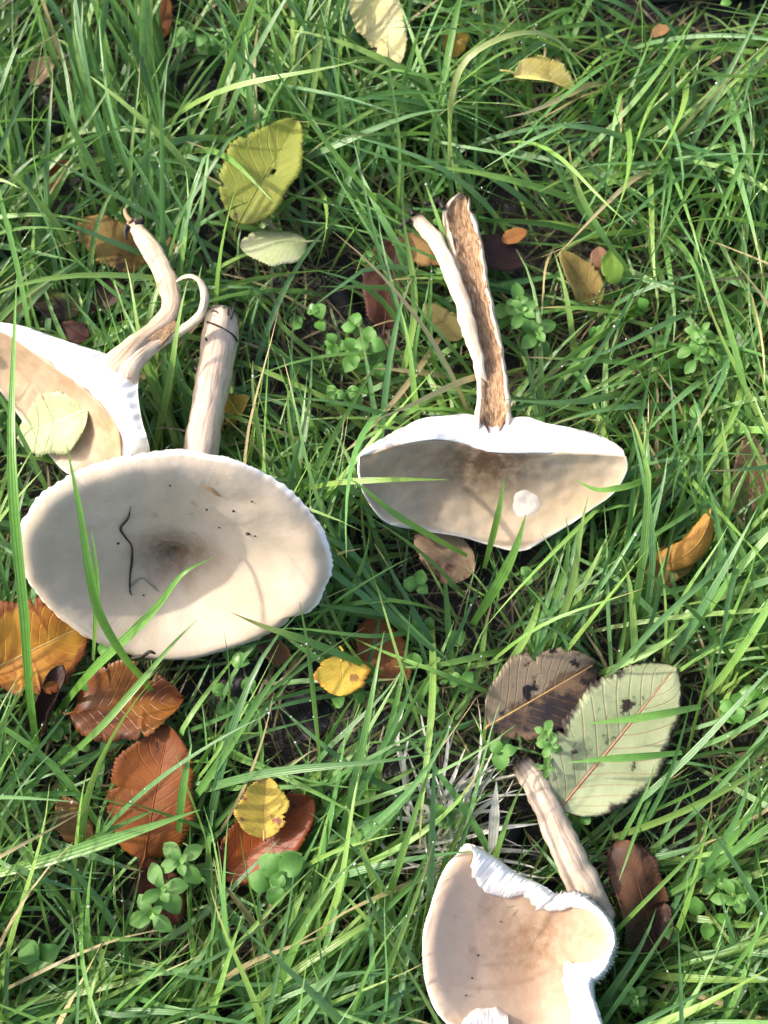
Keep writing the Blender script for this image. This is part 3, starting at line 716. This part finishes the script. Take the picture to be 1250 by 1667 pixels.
    leaf('small brown leaf scrap at the foot of the dark stone', (1062, 48, .03), (1096, 34, .035), 22,
         OR('stone_scrap', (.30, .17, .07), (.2, .1, .04)), seed=45, cover=.7, petiole=0)
    # --- blackened wet leaves on the soil
    for i, (b, t, wd, lb) in enumerate([((28, 185), (106, 158), 84, 'black wet leaf on soil beside the small tan torn leaf'), ((70, 240), (100, 190), 66, 'black wet leaf between grass tufts above the orange-brown curl'),
                                    ((288, 160), (352, 118), 64, 'glossy black leaf sunk among upright grass tufts'), ((310, 420), (372, 384), 60, 'black leaf right of the curled stem strip'),
                                    ((470, 1195), (530, 1130), 78, 'glossy black leaf deep under grass near the gold leaf'), ((612, 1270), (668, 1212), 70, 'blue-black leaf beside bleached straw'),
                                    ((850, 1400), (790, 1330), 80, 'black rotted leaf beside the torn mushroom stem'), ((345, 1130), (420, 1082), 74, 'black leaf shaded below the oval cap'),
                                    ((380, 330), (330, 290), 60, 'black leaf left of the spotted leaf tip'), ((590, 500), (540, 470), 50, 'black leaf left of the dark reddish leaf')]):
        leaf(lb, (b[0], b[1], .010), (t[0], t[1], .018), wd, mat_leaf('black_leaf_%d' % i, (.016, .017, .022), (.010, .010, .013), rough=.42, trans=0, veinmix=.6, vein=(.04, .038, .04), spec=.3), name='rotten_leaf', seed=60 + i, cover=.4, petiole=0, wave=.2, fold=-.1, pleat=.02)
leaves()

# ------------------------------------------------------------------ small things on the caps
def on_cap():
    tw = [onto(cap1, x, y, .0009)[0] for x, y in [(213, 822), (208, 842), (196, 858), (203, 872), (214, 888), (214, 912), (211, 938), (211, 960), (214, 969)]]
    r = empty('twig', tw[0], 'thin crooked black twig lying on the oval cap', 'twig')
    sweep('twig_stalk', tw, [.0003, .0006, .0008, .0006, .0006, .0007, .0005, .0005, .0003], M['black'], r, nu=60, ns=6, lump=.0004)
    q = [onto(cap1, x, y, .0007)[0] for x, y in [(212, 955), (222, 945), (232, 941), (244, 951), (258, 963)]]
    sweep('side_twig', q, [.0005, .0004, .0003, .0003, .0002], mat_plain('grey_fibre', (.2, .17, .16), (.3, .26, .24), 200), r, nu=24, ns=5, lump=.0002)
    c = [at(215, 1072, .034), at(232, 1068, .038), at(244, 1061, .042), at(253, 1064, .042)]
    r = empty('curled_stalk', c[0], 'black curled stalk hooked on the lower cap rim', 'stalk')
    sweep('stalk', c, [.0014, .0013, .0011, .0008], M['black'], r, nu=24, ns=7, lump=.0004)
    def crumb(bvh, x, y, s, lb):
        p, n = onto(bvh, x, y, .0004); V, F = [], []
        bm = bmesh.new(); bmesh.ops.create_icosphere(bm, subdivisions=2, radius=s)
        for v in bm.verts: v.co *= 1 + .5 * noise.noise(v.co * 900 + Vector((x, y, 0)))
        V = [(v.co.x + p.x, v.co.y * .8 + p.y, v.co.z * .6 + p.z) for v in bm.verts]; F = [tuple(v.index for v in f.verts) for f in bm.faces]; bm.free()
        o = mesh('soil_crumb', V, F, M['black']); tag(o, lb, 'crumb', 'dark crumbs on the caps')
    for x, y, s in [(404, 868, .0013), (192, 884, .0009), (337, 829, .0008), (380, 831, .0008), (416, 872, .0006), (410, 816, .0007), (233, 969, .0007), (277, 790, .0006), (357, 858, .0006)]: crumb(cap1, x, y, s, 'tiny dark soil crumb on the oval cap')
    for x, y, s in [(778, 1555, .0007), (768, 1592, .0006), (758, 1620, .0006), (815, 1500, .0005)]: crumb(cap3, x, y, s, 'tiny dark soil crumb on the torn pinkish cap')
    # brown scuff on the skin of the oval cap
    V = []; n = 14
    for rr in (0, .6, 1):
        for k in range(n):
            a = 2 * math.pi * k / n; dx, dy = 17 * rr * math.cos(a), 4.5 * rr * math.sin(a) * (1 + .4 * math.sin(3 * a))
            V.append(tuple(onto(cap1, 345 + dx, 799 + dy + dx * .55, .0005 if rr < .9 else -.0002)[0]))
    mesh('scuff', V, [(r * n + k, r * n + (k + 1) % n, (r + 1) * n + (k + 1) % n, (r + 1) * n + k) for r in range(2) for k in range(n)], mat_plain('scuff_brown', (.34, .21, .10), (.45, .32, .19), 300), m1)
on_cap()

# ------------------------------------------------------------------ kerb stone at the far right corner
def stone():
    c = at(1265, -80, .01)
    bm = bmesh.new(); bmesh.ops.create_cube(bm, size=1); bmesh.ops.subdivide_edges(bm, edges=bm.edges, cuts=14, use_grid_fill=True)
    for v in bm.verts:
        v.co = Vector((v.co.x * .20, v.co.y * .085, v.co.z * .06))
        d = v.co.copy(); r = .012
        for k, h in enumerate((.10, .0425, .03)):
            e = abs(d[k]) - (h - r)
            if e > 0: v.co[k] -= math.copysign(e * e / r * .35, d[k])
        v.co += v.co.normalized() * (.005 * noise.noise(v.co * 30) + .002 * noise.noise(v.co * 120))
    V = [tuple(v.co + c + Vector((0, 0, .02))) for v in bm.verts]; F = [tuple(x.index for x in f.verts) for f in bm.faces]; bm.free()
    o = mesh('stone', V, F, M['stone'], solid=('mush', 1)); tag(o, 'dark wet rough stone edging the grass', 'stone')
stone()

# ------------------------------------------------------------------ small herbs
def herb_leaf_mesh(name, kind, mat):
    rows, cols = 9, 5; V, UV = [], []
    for i in range(rows):
        t = i / (rows - 1)
        hw = .5 * (math.sin(math.pi * t ** (1.25 if kind == 'oval' else .9)) ** .8 if 0 < t < 1 else .0) * (.62 if kind == 'oval' else .9) + (.03 if t < .2 else 0)
        for j in range(cols):
            s = -1 + 2 * j / (cols - 1)
            V.append((t, s * hw, .10 * abs(s) * hw * 2 + .10 * math.sin(math.pi * t) - .18 * t * t)); UV.append((t, j / (cols - 1)))
    me = bpy.data.meshes.new(name); me.from_pydata(V, [], gridf(rows, cols)); me.materials.append(mat)
    me.polygons.foreach_set('use_smooth', [True] * len(me.polygons))
    return me
LM = {'oval': herb_leaf_mesh('oval_leaf', 'oval', M['chick']), 'round': herb_leaf_mesh('round_leaf', 'round', M['clover'])}
ALLHERB = []
def herb(label, px, py, kind, size, spread, n, z=.05, seed=0, bright=True):
    rnd = random.Random(seed * 31 + 5)
    c = at(px, py, z); root = empty('chickweed' if kind == 'oval' else 'ground_herb', (c.x, c.y, 0), label, 'plant')
    s = size * MPP * .82
    def put_leaf(p, az, el, k):
        o = bpy.data.objects.new('leaf', LM[kind]); COL.objects.link(o)
        o.parent = root; o.matrix_parent_inverse = Matrix.Identity(4)
        o.location = p - Vector((c.x, c.y, 0)); o.rotation_euler = (rnd.uniform(-.3, .3), -el, az); o.scale = (s * k, s * k, s * k)
        ALLHERB.append(p)
    q_ = (spread * .8 + size * .4) * MPP; SOLIDS.append((BVHTree.FromPolygons([Vector((c.x + i * q_, c.y + j * q_, z - .012)) for i, j in ((-1, -1), (1, -1), (1, 1), (-1, 1))], [(0, 1, 2, 3)]), 'leaf', .7))
    shoots = max(1, n // 5); a0 = rnd.uniform(0, 6)
    for q in range(shoots):
        r_ = spread * MPP * (0 if q == 0 else rnd.uniform(.5, 1)); aa = rnd.uniform(0, 6.28)
        top = Vector((c.x + r_ * math.cos(aa), c.y + r_ * math.sin(aa), z - .012 * (q > 0) * rnd.random()))
        foot = Vector((c.x + rnd.uniform(-.012, .012), c.y + rnd.uniform(-.012, .012), .002))
        sweep('stalk', [foot, foot.lerp(top, .5) + Vector((rnd.uniform(-.006, .006), rnd.uniform(-.006, .006), .006)), top], [.0008, .0007, .0006], M['herbstem'], root, nu=10, ns=6, lump=0)
        az = rnd.uniform(0, 6)
        if kind == 'oval':                                # opposite pairs, each turned a quarter; smallest on top
            for lv, (kk, el, dz) in enumerate([(.95, .05, -.009), (.85, .2, -.004), (.55, .5, 0), (.3, .9, .001)]):
                for h_ in (0, math.pi):
                    put_leaf(top + Vector((0, 0, dz)), az + lv * 1.57 + h_ + rnd.uniform(-.3, .3), el + rnd.uniform(-.15, .15), kk * rnd.uniform(.85, 1.1))
        else:
            for k in range(min(5, max(2, n // shoots))):
                put_leaf(top + Vector((0, 0, -.002 * k)), az + k * 2.1 + rnd.uniform(-.4, .4), rnd.uniform(-.1, .35), rnd.uniform(.7, 1.05))
    return root
herb('bright round-leaved herb patch left of the funnel cap', 600, 556, 'round', 36, 48, 22, .05, 1)
herb('chickweed with large oval leaves right of the forked stem', 850, 508, 'oval', 52, 48, 16, .055, 2)
herb('pale bluish chickweed with dew drops near the right-hand swath', 1135, 558, 'oval', 38, 36, 15, .06, 3)
herb('broad-leaved chickweed sprig beneath the rust-orange leaf', 262, 1448, 'oval', 54, 46, 15, .06, 4)
herb('fresh green round-leaved herb under the red-brown leaf', 442, 1442, 'round', 48, 40, 16, .062, 5)
herb('small chickweed rosettes between the charred and pale green leaves', 897, 1214, 'oval', 28, 34, 16, .056, 6)
herb('round leaves beside the tip of the torn mushroom stem', 818, 1222, 'round', 36, 28, 9, .048, 7)
herb('chickweed rosette right of the dark rolled leaf', 1196, 1462, 'oval', 40, 34, 15, .052, 8)
herb('tiny round herb leaves below the funnel cap', 680, 950, 'round', 32, 30, 9, .04, 9)
herb('round herb leaves beside long grass left of the fork', 545, 640, 'round', 30, 30, 8, .04, 10)
herb('round herb leaf sprig in the sunlit grass corner', 62, 1562, 'round', 46, 30, 6, .045, 11)
herb('chickweed sprig just right of the torn cap', 1030, 1622, 'oval', 34, 30, 10, .045, 12)
herb('small round leaves in grass right of the gold leaf', 752, 1110, 'round', 30, 30, 8, .045, 13)
herb('two-leaved seedling right of the pale green leaf', 1195, 1150, 'round', 32, 20, 5, .045, 14)
herb('clover-like patch amid upright tufts', 300, 55, 'round', 34, 40, 14, .042, 15)
herb('round leaves peeping below the charred leaf margin', 862, 935, 'round', 26, 16, 4, .040, 16)
herb('low round herb at the foot of the yellow-green spotted leaf', 600, 420, 'round', 24, 24, 8, .035, 17)
herb('small chickweed in the gap above the herb patch', 545, 560, 'round', 30, 22, 7, .04, 18)

def ground_cover():                                       # seedling leaves scattered low between the blades
    g = random.Random(77); V, F = [], []
    src = [v.co.copy() for v in LM['round'].vertices]; fs = [tuple(p.vertices) for p in LM['round'].polygons]
    for _ in range(75):
        cx, cy = g.uniform(-80, 1330), g.uniform(-80, 1750)
        for k in range(g.randint(3, 7)):
            o = at(cx + g.gauss(0, 20), cy + g.gauss(0, 20), g.uniform(.012, .035)); sz = g.uniform(16, 32) * MPP
            m = Matrix.Rotation(g.uniform(0, 6.3), 3, 'Z') @ Matrix.Rotation(g.uniform(-.5, .3), 3, 'Y'); i = len(V)
            V += [tuple(o + m @ (c * sz)) for c in src]; F += [tuple(i + q for q in f) for f in fs]
    tag(mesh('seedlings', V, F, M['clover']), 'tiny round seedling leaves low between the grass', 'seedlings', kind='stuff')
ground_cover()

# ------------------------------------------------------------------ grass
def ribbon(P, wdt, side, keel=.25):
    """P (N,n,3) centre lines, wdt (N,n) widths, side (N,n,3) -> verts, faces (3 across)"""
    N, n, _ = P.shape
    tg = np.gradient(P, axis=1); tg /= np.linalg.norm(tg, axis=2, keepdims=True) + 1e-9
    sd = side - tg * np.sum(side * tg, 2, keepdims=True); sd /= np.linalg.norm(sd, axis=2, keepdims=True) + 1e-9
    nr = np.cross(sd, tg); nr *= np.where(nr[..., 2:] < 0, -1.0, 1.0)
    h = wdt[..., None] * .5
    V = np.stack([P - sd * h + nr * h * keel, P, P + sd * h + nr * h * keel], 2).reshape(-1, 3)
    base = (np.arange(N)[:, None, None, None] * n + np.arange(n - 1)[None, :, None, None]) * 3 + np.arange(2)[None, None, :, None]
    F = np.concatenate([base, base + 1, base + 4, base + 3], 3).reshape(-1, 4)
    return V, F
def bulk_mesh(name, V, F, mat, attrs):
    me = bpy.data.meshes.new(name)
    me.vertices.add(len(V)); me.vertices.foreach_set('co', V.astype(np.float32).ravel())
    me.loops.add(F.size); me.loops.foreach_set('vertex_index', F.astype(np.int32).ravel())
    me.polygons.add(len(F)); me.polygons.foreach_set('loop_start', np.arange(0, F.size, F.shape[1], dtype=np.int32))
    me.update(calc_edges=True); me.polygons.foreach_set('use_smooth', np.ones(len(F), dtype=bool))
    for k, v in attrs.items():
        if v.ndim == 1: me.attributes.new(k, 'FLOAT', 'POINT').data.foreach_set('value', v.astype(np.float32))
        else: me.attributes.new(k, 'FLOAT_COLOR', 'POINT').data.foreach_set('color', v.astype(np.float32).ravel())
    me.validate()
    o = bpy.data.objects.new(name, me); COL.objects.link(o); me.materials.append(mat)
    return o
FIELD = np.array([(80, 150, 82), (250, 300, 84), (60, 600, 60), (420, 130, 55), (600, 130, 105), (800, 160, 165), (1000, 80, 200), (1150, 200, 255), (930, 300, 30), (920, 430, 200), (1150, 420, 240), (1050, 680, 245), (900, 980, 62),
                  (1120, 950, 65), (720, 1010, 155), (450, 480, 125), (540, 720, 160), (300, 1140, 62), (470, 1150, 72), (100, 1450, 35), (60, 1250, 70), (350, 1600, 65), (600, 1350, 35), (600, 1600, 60), (1150, 1250, 70),
                  (1200, 1550, 60), (1020, 1600, 35), (660, 620, 120), (1230, 750, 80), (30, 900, 75)], float)
PAL = np.array([(.118, .262, .062), (.100, .240, .070), (.140, .295, .066), (.175, .33, .072), (.088, .205, .072), (.205, .34, .08), (.125, .26, .092)])
GAPS = [(560, 1180, 40), (440, 1200, 40), (1000, 1000, 40), (860, 1000, 40), (1150, 1500, 45), (680, 230, 40), (480, 330, 40), (200, 60, 40), (1120, 330, 45), (830, 330, 40), (560, 860, 40), (60, 175, 75), (320, 140, 50), (345, 400, 55), (495, 1165, 75), (640, 1235, 70), (820, 1360, 75), (380, 1085, 60), (30, 1480, 55), (600, 490, 50), (370, 320, 50), (1085, 1330, 60), (1190, 470, 50), (150, 1240, 50), (640, 1400, 60), (700, 1300, 60), (960, 880, 45), (940, 240, 45), (540, 1280, 50), (560, 1480, 50), (230, 1580, 45), (1100, 1150, 55), (1150, 1330, 55), (500, 560, 40), (130, 330, 45), (1060, 560, 45), (720, 960, 45), (1200, 640, 40), (420, 1560, 40)]
def make_blades(N, lo, hi, wlo, whi, thA, thB, straw=.04, region=(-160, 1410, -180, 1850), seed=0, n=12, tufts=900, zoff=0.0, colour=None, spread=24, wander=.2):
    g = np.random.default_rng(seed)
    tx, ty = g.uniform(region[0], region[1], tufts), g.uniform(region[2], region[3], tufts)
    k = g.integers(0, tufts, N); single = g.random(N) < .28
    px = np.where(single, g.uniform(region[0], region[1], N), tx[k] + g.normal(0, 13, N)); py = np.where(single, g.uniform(region[2], region[3], N), ty[k] + g.normal(0, 13, N))
    roots = np.array([at(a, b, 0.0) for a, b in zip(px, py)])
    fx, fy = np.where(single, px, tx[k]), np.where(single, py, ty[k])
    d2 = ((fx[:, None] - FIELD[:, 0]) ** 2 + (fy[:, None] - FIELD[:, 1]) ** 2 + 60 ** 2) ** -1.6
    ang = np.radians(FIELD[:, 2]); az = np.arctan2((d2 * np.sin(ang)).sum(1), (d2 * np.cos(ang)).sum(1))
    tj = g.normal(0, R(22), tufts)
    az = az + np.where(single, g.normal(0, R(45), N), tj[k] + g.normal(0, R(spread), N))
    rnd = g.random(N) < .12; az = np.where(rnd, g.uniform(0, 2 * np.pi, N), az)
    L = g.uniform(lo, hi, N) * g.uniform(.8, 1.0, N); th0 = np.radians(g.uniform(*thA, N)); th1 = np.radians(g.uniform(*thB, N)); pw = g.uniform(.7, 1.6, N)
    s = np.linspace(0, 1, n)
    th = th0[:, None] + (th1 - th0)[:, None] * s[None] ** pw[:, None]
    a2 = az[:, None] + g.normal(0, wander, N)[:, None] * s[None] ** 1.5 * 2 + g.normal(0, .08, (N, 1)) * np.sin(s * 7)[None]
    kink = (g.random(N) < .12); ks = g.uniform(.35, .8, N)                  # some blades are creased and hang
    th = th + np.where((kink[:, None]) & (s[None] > ks[:, None]), R(45), 0)
    st = np.stack([np.sin(th) * np.cos(a2), np.sin(th) * np.sin(a2), np.cos(th)], 2) * (L / (n - 1))[:, None, None]
    P = roots[:, None, :] + np.concatenate([np.zeros((N, 1, 3)), np.cumsum(st[:, :-1], 1)], 1)
    P[..., 2] = np.maximum(P[..., 2], .004 + .006 * g.random((N, 1))) + zoff
    wd = g.uniform(wlo, whi, N)[:, None] * (.55 + .45 * np.minimum(1, s * 4))[None] * np.clip((1 - s) * 2.4, 0.02, 1)[None] ** .75
    tw = g.normal(0, .5, N)[:, None] + g.normal(0, 1.1, N)[:, None] * s[None]
    hz = np.stack([-np.sin(a2), np.cos(a2), np.zeros_like(a2)], 2); vt = np.zeros_like(hz); vt[..., 2] = 1
    side = hz * np.cos(tw)[..., None] + vt * np.sin(tw)[..., None]
    c = PAL[g.integers(0, len(PAL), N)] * g.uniform(.8, 1.25, (N, 1))
    dry = g.random(N) < straw
    c = np.where(dry[:, None], np.array([.46, .38, .20]) * g.uniform(.6, 1.2, (N, 1)), c)
    if colour is not None: c = np.array(colour) * g.uniform(.6, 1.25, (N, 1))
    C = np.repeat(c[:, None, :], n, 1)
    basepale = np.clip(1 - s * 3.2, 0, 1)[None, :, None]
    C = C * (1 - basepale * .6) + np.array([.22, .23, .10]) * basepale * .6
    tipdry = (g.random(N) < .16)[:, None, None] * np.clip((s - .82) * 6, 0, 1)[None, :, None]
    C = C * (1 - tipdry) + np.array([.42, .32, .15]) * tipdry
    return dict(P=P, w=wd, side=side, C=C, g=g)
camv = np.array(CAM)
BOX = []
def thin_out(B, step=1, gaps=True):
    P, g = B['P'], B['g']; N, n, _ = P.shape
    keep = np.ones(N, bool)
    X, Y = to_px(P)                                       # thin patches where the wet soil shows
    for gx, gy, gr in GAPS if gaps else ():
        d = np.hypot(X - gx, Y - gy) / (gr * .88)
        keep &= ~((d[:, 0] < 1.0) & (g.random(N) < .85)); keep &= ~((d.min(1) < .8) & (g.random(N) < .46))
    coin = g.random((N, len(SOLIDS)))
    # only test solids whose photo box comes near the blade
    X, Y = to_px(P); bx0, bx1, by0, by1 = X.min(1), X.max(1), Y.min(1), Y.max(1)
    for q, (bvh, kind, cover) in enumerate(SOLIDS):
        x0, x1, y0, y1 = BOX[q]
        cand = np.nonzero(keep & (bx1 > x0) & (bx0 < x1) & (by1 > y0) & (by0 < y1))[0]
        for i in cand:
            pts = P[i]; bad = False
            for j in range(0, n - 1):
                a = Vector(pts[j]); d = Vector(pts[j + 1]) - a; L = d.length
                if L < 1e-6: continue
                if bvh.ray_cast(a, d / L, L * 1.02)[0] is not None: bad = True; break
                if coin[i, q] < cover and j % step == 0 and j:
                    v = (a - CAM).normalized()
                    if bvh.ray_cast(a, v, .35)[0] is not None: bad = True; break
            if bad: keep[i] = False
    for k in ('P', 'w', 'side', 'C'): B[k] = B[k][keep]
    return B
def boxes():
    for bvh, kind, cover in SOLIDS:
        # photo box of the solid, found by sampling its hits with a coarse fan of rays
        xs, ys = [], []
        for x in range(-160, 1411, 24):
            for y in range(-160, 1831, 24):
                if bvh.ray_cast(CAM, ray(x, y).normalized())[0] is not None: xs.append(x); ys.append(y)
        BOX.append((min(xs) - 40, max(xs) + 40, min(ys) - 40, max(ys) + 40) if xs else (-1, -1, -1, -1))
boxes()
def emit(name, B, label):
    V, F = ribbon(B['P'], B['w'], B['side'])
    C = np.repeat(B['C'].reshape(-1, 3), 3, 0); C = np.c_[C, np.ones(len(C))]
    ac = np.tile([0.0, .5, 1.0], len(V) // 3)
    o = bulk_mesh(name, V, F, M['grass'], {'Col': C, 'across': ac}); tag(o, label, 'grass', kind='stuff')
    return o
import time
T0 = time.time()
layers = [
    ('grass', make_blades(8200, .09, .22, .0020, .0050, (20, 60), (74, 115), .03, seed=1, tufts=850), 'long green arching grass blades lying in swaths'),
    ('grass_undergrowth', make_blades(3200, .04, .10, .0014, .0028, (30, 75), (80, 105), .10, seed=2, tufts=900, spread=50, n=9), 'short thin grass under the long blades'),
    ('dead_grass', make_blades(3000, .04, .12, .0007, .0019, (60, 85), (84, 96), 1.0, seed=3, tufts=500, spread=70, n=8, colour=(.20, .16, .09)), 'pale dry grass straws lying on the soil'),
    ('bleached_straw', make_blades(70, .05, .09, .0014, .0032, (66, 84), (84, 96), 1.0, seed=4, tufts=14, region=(620, 745, 1290, 1400), spread=60, n=8, colour=(.74, .73, .66), zoff=.016), 'bleached whitish straw beside the torn mushroom'),
]
# coarser turf all round, outside the picture
def ring():
    B = make_blades(6000, .07, .16, .003, .007, (20, 60), (74, 112), .04, seed=9, tufts=3000, region=(-1500, 2750, -700, 2900), n=7)
    X, Y = to_px(B['P'][:, 0]); k = ~((X > -150) & (X < 1400) & (Y > -170) & (Y < 1840))
    for q in ('P', 'w', 'side', 'C'): B[q] = B[q][k]
    thin_out(B); emit('surrounding_grass', B, 'coarse grass all round the mushroom patch')
ring()
DEWP = []
for nm, B, lb in layers:
    thin_out(B, gaps=nm.startswith('grass'))
    emit(nm, B, lb)
    if nm in ('grass', 'grass_undergrowth'): DEWP.append(B)
print('grass', time.time() - T0, [len(b['P']) for _, b, _ in layers])

# ------------------------------------------------------------------ single blades that cross the mushrooms
def one_blade(label, pts, width, col=(.11, .27, .045), tipcol=None, keel=.25, tw=0.0):
    """pts from root to tip as (photo x, photo y, height)"""
    q = spline(pts, 26)
    P = np.array([at(*p) for p in q])[None]; n = 26; s = np.linspace(0, 1, n)
    wd = (width * MPP * np.clip((1 - s) * 2.2, .03, 1) ** .8 * (.65 + .35 * np.minimum(1, s * 3)))[None]
    tg = np.gradient(P, axis=1); up = np.zeros_like(P); up[..., 2] = 1
    hz = np.cross(tg, up); hz /= np.linalg.norm(hz, axis=2, keepdims=True) + 1e-9
    a = (tw * s)[None, :, None]; side = hz * np.cos(a) + up * np.sin(a)
    V, F = ribbon(P, wd, side, keel)
    C = np.repeat(np.array(col)[None] * (1 - s[:, None] ** 4) + np.array(tipcol or col)[None] * s[:, None] ** 4, 3, 0)
    o = bulk_mesh('grass_blade', V, F, M['grass'], {'Col': np.c_[C, np.ones(len(C))], 'across': np.tile([0., .5, 1.], n)})
    tag(o, label, 'grass blade', 'single grass blades crossing the mushrooms')
one_blade('tall grass blade rising past the split cap and the oval cap left rim', [(66, 1262, .02), (48, 1120, .075), (40, 1000, .115), (26, 860, .145), (19, 720, .155), (22, 580, .15), (27, 452, .14)], 15, (.12, .30, .045))
one_blade('grass blade rising over the oval cap left side to the pale green leaf', [(262, 1150, .02), (235, 1108, .05), (200, 1066, .085), (163, 1000, .115), (146, 930, .14), (130, 830, .165), (108, 722, .175)], 13, (.12, .29, .05))
one_blade('grass blade bent across the lower oval cap pointing at its brown centre', [(90, 1165, .02), (150, 1092, .06), (215, 1030, .085), (258, 985, .10), (298, 934, .115), (346, 908, .115)], 14, (.13, .30, .05))
one_blade('short thin grass blade on the oval cap beside the bent ones', [(152, 1075, .03), (156, 1010, .09), (158, 950, .12), (154, 900, .135), (148, 862, .14)], 9, (.15, .32, .07))
one_blade('long grass blade from the wet orange leaf to the lower oval cap', [(90, 1250, .03), (160, 1188, .055), (225, 1115, .065), (280, 1050, .075), (322, 1008, .080)], 11, (.14, .30, .06))
one_blade('grass blade with dry tip pointing onto the oval cap notch', [(620, 1095, .03), (560, 1068, .055), (490, 1040, .072), (430, 1020, .078), (376, 997, .08)], 12, (.11, .27, .05), (.32, .24, .12))
one_blade('upright thin blade in front of the funnel cap centre', [(788, 925, .03), (800, 880, .06), (812, 830, .085), (821, 775, .10)], 10, (.16, .32, .06))
one_blade('blade rising to the white scar of the funnel cap', [(770, 1015, .02), (808, 955, .045), (838, 895, .068), (856, 838, .08)], 16, (.13, .30, .05))
one_blade('blade lying level across the left end of the funnel cap', [(480, 800, .045), (550, 786, .075), (640, 781, .092), (728, 781, .092)], 9, (.20, .34, .06))
one_blade('blade curling over the right part of the funnel cap', [(1090, 760, .04), (1040, 785, .085), (1005, 795, .095), (970, 797, .094), (934, 780, .092)], 10, (.15, .33, .06))
one_blade('blade sloping under the left rim of the funnel cap', [(760, 905, .03), (700, 872, .062), (640, 835, .085), (588, 792, .095), (560, 775, .095)], 10, (.13, .29, .05))
one_blade('grass stalk bent over in a hook, pale below and green above', [(735, 315, .02), (731, 250, .06), (735, 160, .12), (762, 95, .145), (830, 58, .15), (893, 58, .14), (940, 100, .12), (990, 165, .09)], 10, (.30, .36, .14), (.16, .32, .06))
one_blade('bleached whitish blade above the torn cap', [(800, 1392, .03), (804, 1340, .035), (808, 1272, .04)], 16, (.52, .52, .46))
one_blade('broad blade lying across grass below the rust-orange leaf', [(-30, 1428, .05), (60, 1405, .062), (160, 1374, .07), (250, 1344, .072), (326, 1318, .07)], 18, (.16, .33, .08))
one_blade('yellow-tipped blade hanging right of the pale folded leaf', [(1022, 438, .05), (985, 390, .07), (948, 325, .08), (930, 268, .085), (925, 228, .085)], 11, (.15, .31, .07), (.5, .42, .12))
one_blade('blade overhanging the pale green leaf middle', [(1140, 1150, .05), (1090, 1160, .062), (1030, 1170, .064), (955, 1178, .06)], 12, (.15, .32, .07))
one_blade('blade lying over the lower part of the pale green leaf', [(1110, 1225, .05), (1040, 1232, .06), (980, 1236, .06), (920, 1242, .055)], 11, (.12, .28, .06))
one_blade('upright blade in the shade right of the rust-orange leaf', [(290, 1370, .03), (296, 1300, .075), (304, 1250, .09), (312, 1210, .09)], 12, (.13, .30, .06))

# ------------------------------------------------------------------ dew
def dew():
    g = np.random.default_rng(5)
    bm = bmesh.new(); bmesh.ops.create_icosphere(bm, subdivisions=2, radius=1); bm.verts.ensure_lookup_table()
    v0 = np.array([v.co[:] for v in bm.verts]); f0 = np.array([[v.index for v in f.verts] for f in bm.faces]); bm.free()
    pts = []
    for B, cnt in zip(DEWP, (3600, 500)):
        P = B['P']; i = g.choice(len(P), len(P) // 4, False)[g.integers(0, len(P) // 4, cnt)]; j = g.integers(3, P.shape[1] - 1, cnt); t = g.random(cnt)[:, None]
        q = P[i, j] * (1 - t) + P[i, np.minimum(j + 1, P.shape[1] - 1)] * t
        q = q + B['side'][i, j] * (g.uniform(-.5, .5, cnt) * B['w'][i, j])[:, None]
        r = g.uniform(.00025, .0006, cnt) * np.where(g.random(cnt) < .08, 1.7, 1)
        q[:, 2] += r * .7; pts.append(np.c_[q, r])
    pts = np.vstack(pts); N = len(pts)
    V = (v0[None] * pts[:, 3, None, None] + pts[:, None, :3]).reshape(-1, 3)
    F = (f0[None] + (np.arange(N) * len(v0))[:, None, None]).reshape(-1, 3)
    o = bulk_mesh('dew', V, F, M['dew'], {}); tag(o, 'tiny dew drops clinging to the grass blades', 'dew', kind='stuff')
dew()
print('total', time.time() - T0)
